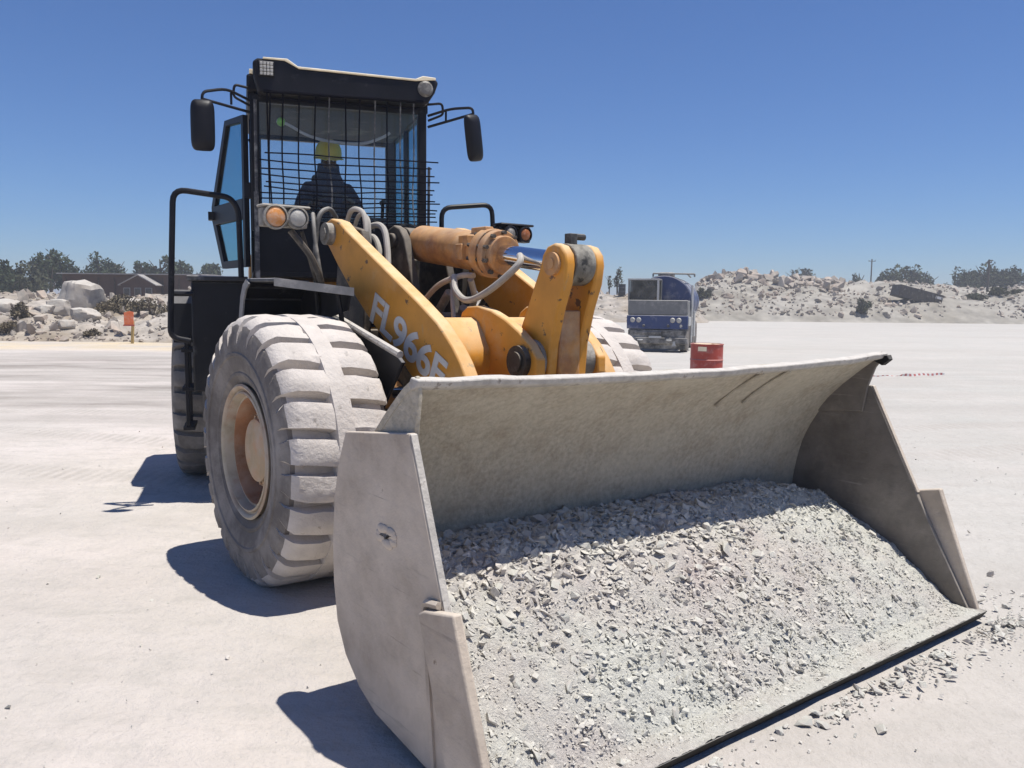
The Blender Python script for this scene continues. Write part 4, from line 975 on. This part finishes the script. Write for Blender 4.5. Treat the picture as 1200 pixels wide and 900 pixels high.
for i in range(75):
    s = rng.uniform(S(-120), S(225)); d = 31.8+rng.random()**1.3*10; p = at(s*d, d); k = rng.uniform(.14, .38)
    o = bpy.data.objects.new('rock', BR[rng.integers(6)]); C.objects.link(o); o.parent = LBANK
    o.location = (p.x, p.y, HL(s, d)+k*.25); o.rotation_euler = rng.uniform(0, 6.28, 3); o.scale = (k*1.35, k, k*.8)
def boulder(label, u, dep, w, h, dz, seed, rz=0., group='boulders on the pale bank'):
    """a weathered block: subdivided cube pushed about by noise and cut by planes"""
    bm = bmesh.new(); bmesh.ops.create_cube(bm, size=2); bmesh.ops.subdivide_edges(bm, edges=bm.edges, cuts=7, use_grid_fill=True)
    r = random.Random(seed); planes = [(Vector((r.gauss(0, 1), r.gauss(0, 1), r.gauss(0, .8))).normalized(), r.uniform(.72, .95)) for _ in range(9)]
    for v in bm.verts:
        p = v.co.normalized()*(v.co.length*.45+.6)
        for n_, d in planes:
            e = p.dot(n_)-d
            if e > 0: p = p-n_*e
        p += p.normalized()*(.10*fbm(p.x*1.7+seed, p.y*1.7, p.z*1.7)+.05*fbm(p.x*5+seed, p.y*5, p.z*5))
        v.co = p
    me = bpy.data.meshes.new('boulder'); bm.to_mesh(me); bm.free()
    me.polygons.foreach_set('use_smooth', [True]*len(me.polygons)); me.set_sharp_from_angle(angle=R(28))
    s = S(u); p = at(s*dep, dep); o = link('boulder', me, 'boulder'); o.location = (p.x, p.y, HL(s, dep)+dz); o.rotation_euler = (0, 0, VIEWROT+rz); o.scale = (w/2, w/2*.8, h/2)
    return tag(o, label, 'boulder', group)
boulder('largest pale boulder, flat topped, perched on the bank before the brown shed', 94, 37, 2.2, 2.2, .25, 11)
boulder('brown streaked boulder wedged under the corner of the largest boulder', 70, 35, 1.0, .8, .25, 23, .4)
boulder('low slab of rock lying at the foot of the largest boulder', 100, 34, 1.25, .7, .2, 35, .3)
boulder('rounded rock standing alone on the bank beside the dry bush', 52, 34.5, .9, .55, .1, 41, 1.)
boulder('long pale slab half buried in the bank beyond the orange board', 150, 38, 1.7, .9, .1, 53, -.3)
boulder('small angular rock at the toe of the bank', 78, 32.5, .6, .45, .1, 67, .8)
boulder('flat grey rock below the shed gable', 182, 36.5, 1.3, .8, .1, 71, .2)
boulder('squat pale rock at the weedy end of the bank', 8, 36, 1.2, .8, .15, 83, .5)

# ------------------------------------------------------------------ trees and bushes
def foliage(name, c, rad, n, leaf, m, parent, seed, clumps=14, low=.1):
    r = np.random.default_rng(seed); V = []; F = []
    cc = []
    for i in range(clumps):
        v = r.normal(size=3); v /= np.linalg.norm(v); v *= r.uniform(.35, .95); v[2] = max(v[2], -low-.5*r.random())
        cc.append((np.array(c)+v*np.array(rad)*.8, r.uniform(.25, .48)))
    for i in range(n):
        k, rr_ = cc[r.integers(clumps)]; v = r.normal(size=3); v /= np.linalg.norm(v)
        p = k+v*np.array(rad)*rr_*r.random()**.4
        a = r.normal(size=3); a /= np.linalg.norm(a); b_ = np.cross(a, r.normal(size=3)); b_ /= np.linalg.norm(b_)
        l_ = leaf*r.uniform(.6, 1.4); o = len(V); V += [p-a*l_*.5, p+b_*l_*.28, p+a*l_*.5, p-b_*l_*.28]; F.append((o, o+1, o+2, o+3))
    me = bpy.data.meshes.new(name); me.from_pydata([tuple(v) for v in V], [], F); return link(name, me, m, parent)
TREES_G = 'trees along the skyline behind the banks'
def tree(label, u, dep, top, w, seed, leaf='leaf', n=1300, form=1., base=0., clumps=14, name='tree', cat='tree', bare=False):
    p = at(S(u)*dep, dep, base); t = thing(name, label, cat, p, 0, TREES_G); h = top-base; r = random.Random(seed)
    b = B(); trunk = [(0, 0, -.2), (r.uniform(-.1, .1), 0, h*.3), (r.uniform(-.2, .2), r.uniform(-.2, .2), h*.6), (r.uniform(-.3, .3), 0, h*.85)]
    b.tube(catmull(trunk, 4), [.035*h*(1-.8*i/12) for i in range(13)], 7)
    for k in range(7):
        a = r.uniform(0, 6.28); z = h*r.uniform(.3, .7); L = w*r.uniform(.25, .45)
        b.tube([(0, 0, z), (math.cos(a)*L*.5, math.sin(a)*L*.5, z+h*.08), (math.cos(a)*L, math.sin(a)*L, z+h*.2)], [.014*h, .009*h, .004*h], 5)
    b.done('trunk', 'bark', t)
    foliage('crown', (0, 0, h*(.62 if form < 1.5 else .56)), (w/2, w/2, h*(.36 if form < 1.5 else .42)), n, .42*(dep/90)**.5*w**.3*.6, leaf, t, seed, clumps)
    return t
tree('tall dark tree with two tops, left of the brown shed roof', 62, 82, 6.7, 4.0, 1, n=2200, clumps=18)
tree('slender dark tree rising behind the largest boulder', 48, 78, 6.4, 2.0, 2, n=1100, form=2)
tree('broad olive tree in the thicket behind the bank', 28, 76, 5.0, 4.6, 3, 'leaf_grey', n=2200, clumps=18)
tree('dense dark tree at the end of the thicket', 4, 74, 5.2, 4.4, 4, n=2000, clumps=18)
tree('grey green tree behind the thicket with a thin crown', -14, 92, 6.2, 4.5, 5, 'leaf_grey', n=1400)
tree('bushy tree between the thicket and the shed roof', 84, 84, 5.8, 2.6, 6, n=1300)
tree('low rounded dark tree above the shed roof beside the gable', 118, 95, 7.0, 3.8, 7, n=1700)
tree('low spreading tree touching the one above the shed roof', 138, 97, 6.6, 3.8, 8, n=1600)
tree('small dark tree over the shed gable', 168, 96, 6.7, 3.4, 9, n=1500)
tree('dark tree behind the loader handrail', 190, 96, 7.2, 3.8, 10, n=1700)
tree('low dark tree between the handrail and the open cab door', 212, 98, 6.4, 3.8, 15, n=1600)
tree('low wide tree just under the open cab door', 244, 100, 6.2, 4.0, 12, n=1600)
tree('small dark tree standing alone beside the thin mast', 1002, 135, 8.0, 2.6, 21, n=900)
tree('dark tree at the mast end of the row over the tilted box', 1036, 130, 7.9, 4.2, 22, n=1400)
tree('highest dark tree in the row over the tilted box', 1056, 132, 8.7, 5.2, 23, n=1700, clumps=18)
tree('rounded dark tree near the end of the row over the tilted box', 1078, 133, 7.9, 4.8, 24, n=1500)
tree('low shrubby tree between the two dark clumps', 1100, 138, 5.6, 3.6, 25, n=1000)
tree('dark tree on the near flank of the big clump by the wooden pole', 1128, 128, 8.1, 5.2, 26, n=1700, clumps=18)
tree('tallest dark tree of the big clump behind the wooden pole', 1148, 130, 8.9, 6.2, 27, n=2000, clumps=20)
tree('wide dark tree on the far flank of the big clump', 1174, 130, 8.3, 5.6, 28, n=1800, clumps=18)
tree('dark tree past the big clump at the end of the mound', 1206, 128, 7.7, 4.6, 29, n=1400)
tree('faint far tree on top of the rubble mound', 935, 150, 8.6, 6.2, 30, 'leaf_grey', n=900)
tree('thin sapling with sparse leaves standing on the ledge by the blue truck', 722, 80, 5.4, 1.5, 31, 'leaf_grey', n=140, form=2, base=2.2, clumps=9)
tree('second thin sapling on the ledge, shorter and almost bare', 712, 82, 4.6, 1.0, 33, 'leaf_grey', n=80, form=2, base=2.2, clumps=6)
def bush(label, u, dep, w, h, seed, m, H, n=700):
    s = S(u); p = at(s*dep, dep); t = thing('bush', label, 'bush', (p.x, p.y, H(s, dep)-.1), 0, 'bushes on the banks'); r = random.Random(seed); b = B()
    for k in range(7):
        a = r.uniform(0, 6.28); b.tube([(0, 0, -.1), (math.cos(a)*w*.2, math.sin(a)*w*.2, h*.5), (math.cos(a)*w*.32, math.sin(a)*w*.32, h*.85)], [.03, .02, .008], 5)
    b.done('stems', 'bark', t); foliage('foliage', (0, 0, h*.42), (w/2, w/2, h*.5), n, .13*(dep/35)**.7, m, t, seed, 12)
bush('dark cone shaped dry bush on the pale bank', 22, 33.5, .85, .85, 1, 'dry_leaf', HL)
bush('straw coloured weeds at the foot of the bank', 8, 32, 1.6, .65, 2, 'dry_leaf', HL)
bush('dry brown weeds at the toe of the bank below the boulders', 107, 31.8, .7, .4, 3, 'dry_leaf', HL)
bush('wide patch of dry weeds behind the orange board', 142, 37, 2.4, 1.0, 4, 'dry_leaf', HL, 1300)
bush('dry scrub below the gable end of the shed', 178, 36, 2.2, .9, 5, 'dry_leaf', HL, 1100)
bush('dark grey pointed bush in front of the rubble mound', 1007, 82.5, 1.9, 2.0, 6, 'leaf_grey', HR, 1100)
bush('low olive bush at the foot of the wooden pole', 1140, 88, 3.2, 1.2, 7, 'leaf_grey', HR, 900)
bush('olive scrub beside the end of the rubble mound', 1172, 90, 4.2, 1.1, 8, 'leaf_grey', HR, 1000)
bush('low green scrub at the start of the rubble mound', 822, 86, 2.6, 1.5, 9, 'leaf_grey', HR, 800)

# ------------------------------------------------------------------ shed
p = at(S(152)*62, 62); SHED = thing('shed', 'long low brown shed with a flat grey roof and a small gabled porch', 'shed', p, VIEWROT)
b = B(); b.box((0.2, 2.5, 1.69), (10.2, 5, 3.38)); b.done('wall', 'shed_brown', SHED)
b = B(); b.prism([(-.3, 3.38), (2.5, 3.42), (5.3, 3.38), (5.3, 3.46), (2.5, 3.52), (-.3, 3.46)], -5.2, 5.6, 'yz'); b.done('roof', 'shed_roof', SHED)
for k in range(9):
    b = B(); b.box((-4.6+k*1.2, -.02, 2.2), (.06, .05, 1.9)); b.done('batten', 'timber_dark', SHED)
b = B(); b.prism([(.0, 1.6), (2.5, 1.6), (2.5, 2.65), (1.3, 3.3), (0, 2.65)], -1.2, -.01, 'xz'); b.done('porch', 'shed_brown', SHED)
b = B(); b.prism([(-.15, 2.55), (1.3, 3.30), (2.65, 2.55), (2.65, 2.62), (1.3, 3.38), (-.15, 2.62)], -1.35, .1); b.done('gable', 'shed_roof', SHED)
for k in range(3):
    b = B(); b.box((.45+k*.8, -1.22, 2.1), (.5, .05, .6)); f_ = b.done('window', 'shed_roof', SHED)
    b = B(); b.box((.45+k*.8, -1.25, 2.1), (.4, .03, .5)); b.done('pane', 'glass_dark', f_)

# ------------------------------------------------------------------ orange board on a post
p = at(S(152)*30.2, 30.2); t = thing('marker_board', 'orange marker board nailed to a short wooden post', 'sign', p, VIEWROT)
b = B(); b.box((.1, 0, .40), (.09, .08, .84), Matrix.Rotation(.06, 3, 'Y')); b.done('post', 'post_wood', t, bevel=.006)
b = B(); b.prism([(-.17, .68), (.17, .69), (.18, 1.14), (.04, 1.18), (-.17, 1.12)], -.07, -.045); b.done('board', 'orange_sign', t, bevel=.005)
b = B(); b.box((0, -.055, .665), (.40, .04, .05)); b.done('batten', 'red_drum', t)

# ------------------------------------------------------------------ blue half-cab water truck
p = at(S(769)*28.2, 28.2); TRK = thing('water_truck', 'old blue and grey half-cab water tanker truck parked in the dust', 'truck', p, R(-53))
b = B(); b.box((-.62, 0, 1.27), (1.2, 2.0, .98)); b.box((-.02, 0, 1.52), (.05, 2.02, .50)); b.done('bonnet', 'truck_grey', TRK, bevel=.04)
b = B(); b.box((.035, 0, 1.02), (.08, 2.06, .46)); fp = b.done('front_panel', 'truck_blue', TRK, bevel=.02)
for y in (-.83, -.62, .52, .73):
    b = B(); b.lathe([(0, .03), (.06, .025), (.085, 0), (.09, -.02)], (.085, y, 1.09), 'x', 20); b.done('headlight', 'lamp_clear', TRK)
for y in (-.45, .38, .80):
    b = B(); b.lathe([(0, .02), (.04, .015), (.05, -.01)], (.085, y, .90), 'x', 12); b.done('marker_light', 'truck_dark' if y < .5 else 'lamp_clear', TRK)
b = B(); b.box((-.02, 0, .52), (.16, 1.96, .48)); b.box((.08, 0, .40), (.10, 2.06, .20)); b.box((-.05, 0, .22), (.06, 1.9, .24)); b.box((.04, -.3, .66), (.10, .9, .10)); b.done('bumper', 'truck_dark', TRK, bevel=.02)
b = B(); b.box((.145, -.05, .52), (.02, .42, .07)); b.done('number_plate', 'truck_white', TRK)
for y in (.42, -.55):
    b = B(); b.tube(rounded([(.12, y-.07, .42), (.26, y-.07, .42), (.26, y+.07, .42), (.12, y+.07, .42)], .05), .025, 8); b.done('tow_hook', 'truck_white', TRK)
b = B(); b.prism([(.52, .22), (.66, .22), (.62, .38), (.56, .38)], .13, .15, 'yz'); b.done('mud_tag', 'truck_white', TRK)
b = B()                                                            # one-man cab on the left of the picture
b.box((-.70, -.52, 2.475), (1.0, 1.06, .06)); 
for x in (-.22, -1.18):
    for y in (-1.02, -.02): b.box((x, y, 2.10), (.06, .06, .72))
b.box((-.70, -1.03, 1.90), (.98, .03, .32)); b.box((-1.19, -.52, 2.1), (.03, 1.0, .7)); cabt = b.done('truck_cab', 'truck_grey', TRK, bevel=.015)
b = B(); b.box((-.185, -.02, 2.12), (.03, .07, .72)); b.box((-.185, -.52, 2.475), (.04, 1.08, .05)); b.done('window_frame', 'truck_white', cabt)
b = B(); b.box((-.22, -.52, 2.11), (.012, .92, .68)); b.done('windscreen', 'glass_dark', cabt)
b = B(); b.box((-.7, -.5, 1.95), (.4, .5, .3)); b.box((-.95, -.5, 2.2), (.1, .5, .4)); b.box((-.4, -.5, 1.85), (.25, .9, .16)); b.done('seat', 'seat', cabt, bevel=.03)
b = B(); ell = [(.98*math.cos(a)+.06, 1.72+.92*math.sin(a)) for a in np.linspace(0, 2*math.pi, 40, endpoint=False)]
b.prism(ell, -5.6, -1.32, 'yz'); tk = b.done('tank', 'truck_blue', TRK, bevel=.03)
for x in (-1.36, -3.0, -4.6):
    b = B(); e2 = [((.99)*math.cos(a)+.06, 1.72+.935*math.sin(a)) for a in np.linspace(0, 2*math.pi, 40, endpoint=False)]; b.prism(e2, x-.04, x+.02, 'yz'); b.done('band', 'truck_grey', tk)
b = B(); b.tube(rounded([(-1.5, -.35, 2.60), (-1.5, -.35, 2.72), (-1.5, 1.1, 2.70), (-1.5, 1.1, 2.6)], .03), .03, 8); b.tube([(-1.5, .85, 2.70), (-4.5, .75, 2.68)], .03, 8); b.done('top_rail', 'truck_grey', tk)
b = B(); b.lathe([(.3, 0), (.3, .14), (.24, .18), (0, .18)], (-2.2, .05, 2.6), 'z', 24); b.done('hatch', 'truck_dark', tk)
b = B(); b.box((-3.0, 0, .75), (5.4, .9, .22)); b.done('chassis', 'truck_dark', TRK)
for x in (-.75, -3.6, -4.8):
    for y in (-.86, .86):
        b = B(); b.lathe([(.22, -.13), (.44, -.15), (.50, -.11), (.51, 0), (.50, .11), (.44, .15), (.22, .13)], (x, y, .505), 'y', 32); w_ = b.done('wheel', 'tyre_side', TRK)
        b = B(); b.lathe([(0, -.1), (.2, -.1), (.24, -.12), (.24, .12), (.2, .1), (0, .1)], (x, y, .505), 'y', 24); b.done('rim', 'truck_grey', w_)
b = B(); b.box((-.75, 1.02, 1.05), (1.3, .05, .3)); b.box((-1.9, 1.10, .95), (.5, .06, .9)); b.tube([(-1.25, 1.05, .3), (-1.25, 1.05, 2.3)], .03, 8); b.tube([(-1.6, 1.05, .3), (-1.6, 1.05, 2.3)], .03, 8)
for z in (.5, .85, 1.2, 1.55, 1.9): b.tube([(-1.25, 1.05, z), (-1.6, 1.05, z)], .02, 6)
b.done('ladder', 'truck_white', TRK)

# ------------------------------------------------------------------ red drum, barrier tape, dark barrel
p = at(S(828)*15.5, 15.5); t = thing('steel_drum', 'red steel drum with a pale lid behind the bucket', 'drum', p)
def prof(r, h): return [(0, .0), (r, 0), (r+.012, .01), (r, .025), (r, h*.33), (r+.012, h*.345), (r, h*.36), (r, h*.66), (r+.012, h*.675), (r, h*.69), (r, h-.02), (r+.012, h-.01), (r+.01, h), (r-.02, h), (r-.03, h-.025), (0, h-.02)]
b = B(); b.lathe(prof(.30, .92), (0, 0, 0), 'z', 48); b.done('body', 'red_drum', t)
b = B(); b.lathe([(0, .902), (.265, .902), (.265, .910), (0, .910)], (0, 0, 0), 'z', 40); b.cyl((.15, 0, .91), (.15, 0, .925), .035); b.done('lid', 'cream', t)
a0 = math.atan2(CAM.y-p.y, CAM.x-p.x)
b = B()
for i in range(6):
    a = a0-.55+i*.09; e = a+.09; r_ = .3035
    vs = [b.bm.verts.new((r_*math.cos(q), r_*math.sin(q), z)) for q, z in ((a, .79), (e, .79), (e, .87), (a, .87))]; b._f(vs)
b.done('sticker', 'cream', t)
def tape():
    n = 150; A = at(5.4, 17.6, .0); Z = at(10.3, 19.6, .0); V = []; F = []; mi = []
    for i in range(n+1):
        k = i/n; c = A.lerp(Z, k); c.z = .055+.03*abs(math.sin(k*9))*(1-k)+.008*math.sin(k*60); tw = 1.2*math.sin(k*17)+k*9; w_ = .036*(1-.6*k)
        sd = Vector((math.cos(tw)*.6, math.cos(tw)*.3, math.sin(tw)))*w_ + Vector((0, 0, .012)); V += [c-sd, c+sd]
    for i in range(n): F.append((2*i, 2*i+1, 2*i+3, 2*i+2)); mi.append(1 if (i//2) % 2 else 0)
    me = bpy.data.meshes.new('barrier_tape'); me.from_pydata([tuple(v) for v in V], [], F); me.polygons.foreach_set('material_index', mi)
    o = link('barrier_tape', me, ['tape_white', 'tape_red']); sd_ = o.modifiers.new('thick', 'SOLIDIFY'); sd_.thickness = .002
    tag(o, 'twisted red and white barrier tape trailing along the ground past the bucket', 'tape')
tape()
p = at(S(727)*78, 78); t = thing('barrel', 'black upright barrel standing on the far ledge beside the truck', 'barrel', (p.x, p.y, HC(S(727), 78)-.03))
b = B(); b.lathe(prof(.33, 1.15), (0, 0, 0), 'z', 24); b.done('body', 'black', t)

# ------------------------------------------------------------------ poles, tilted box
def pole(label, u, dep, top, base, r, arm):
    p = at(S(u)*dep, dep, base); t = thing('utility_pole', label, 'pole', p, VIEWROT); h = top-base
    b = B(); b.cyl((0, 0, -.3), (0, 0, h), r, r*.7, 10); b.done('shaft', 'pole_wood', t)
    b = B(); b.box((0, -.06, h-.35), (arm, .1, .1)); ca = b.done('crossarm', 'pole_wood', t)
    for x in (-.45, 0, .45):
        b = B(); b.lathe([(.03, 0), (.06, .05), (.04, .1), (.06, .14), (0, .17)], (x*arm, -.06, h-.30), 'z', 10); b.done('insulator', 'truck_grey', t)
pole('dark wooden pole standing at the end of the rubble mound', 1152, 95, 7.0, 2.0, .16, .5)
pole('thin far mast with a small crossarm behind the mound', 1016, 140, 9.4, 0, .14, 1.2)
s_, d_ = S(1070), 86; p = at(s_*d_, d_); t = thing('trailer_body', 'dark open box body lying tilted on the rubble mound', 'trailer body', (p.x, p.y, HR(s_, d_)-.35), VIEWROT)
RT = Matrix.Translation((0, 0, .9)) @ Matrix.Rotation(R(14), 4, 'Y') @ Matrix.Scale(.88, 4)
b = B(); b.box((0, 0, -.6), (5.2, 2.2, .10)); b.box((0, 1.05, 0), (5.2, .08, 1.2)); b.box((0, -1.05, 0), (5.2, .08, 1.2)); b.box((-2.56, 0, 0), (.08, 2.1, 1.2)); b.box((0, 0, .62), (5.2, 2.2, .06)); b.done('box', 'timber_dark', t, RT)
for k in range(9):
    b = B(); b.box((-2.4+k*.6, -1.12, 0), (.08, .07, 1.22)); b.done('rib', 'timber_dark', t, RT)
b = B(); b.box((2.1, -1.13, .25), (.8, .04, .3)); b.done('pale_panel', 'shed_white', t, RT)

# ------------------------------------------------------------------ dusty air over the yard
hz = bpy.data.materials.new('haze'); hz.use_nodes = True; hn = hz.node_tree.nodes; hn.remove(hn['Principled BSDF'])
pv = hn.new('ShaderNodeVolumePrincipled'); pv.inputs['Color'].default_value = (.93, .94, .97, 1); pv.inputs['Density'].default_value = .0017; pv.inputs['Anisotropy'].default_value = .2
hz.node_tree.links.new(pv.outputs[0], hn['Material Output'].inputs['Volume']); MATS['haze'] = hz
b = B(); b.box((0, 0, 5.5), (9100, 9100, 13)); tag(b.done('haze', 'haze'), kind='stuff')
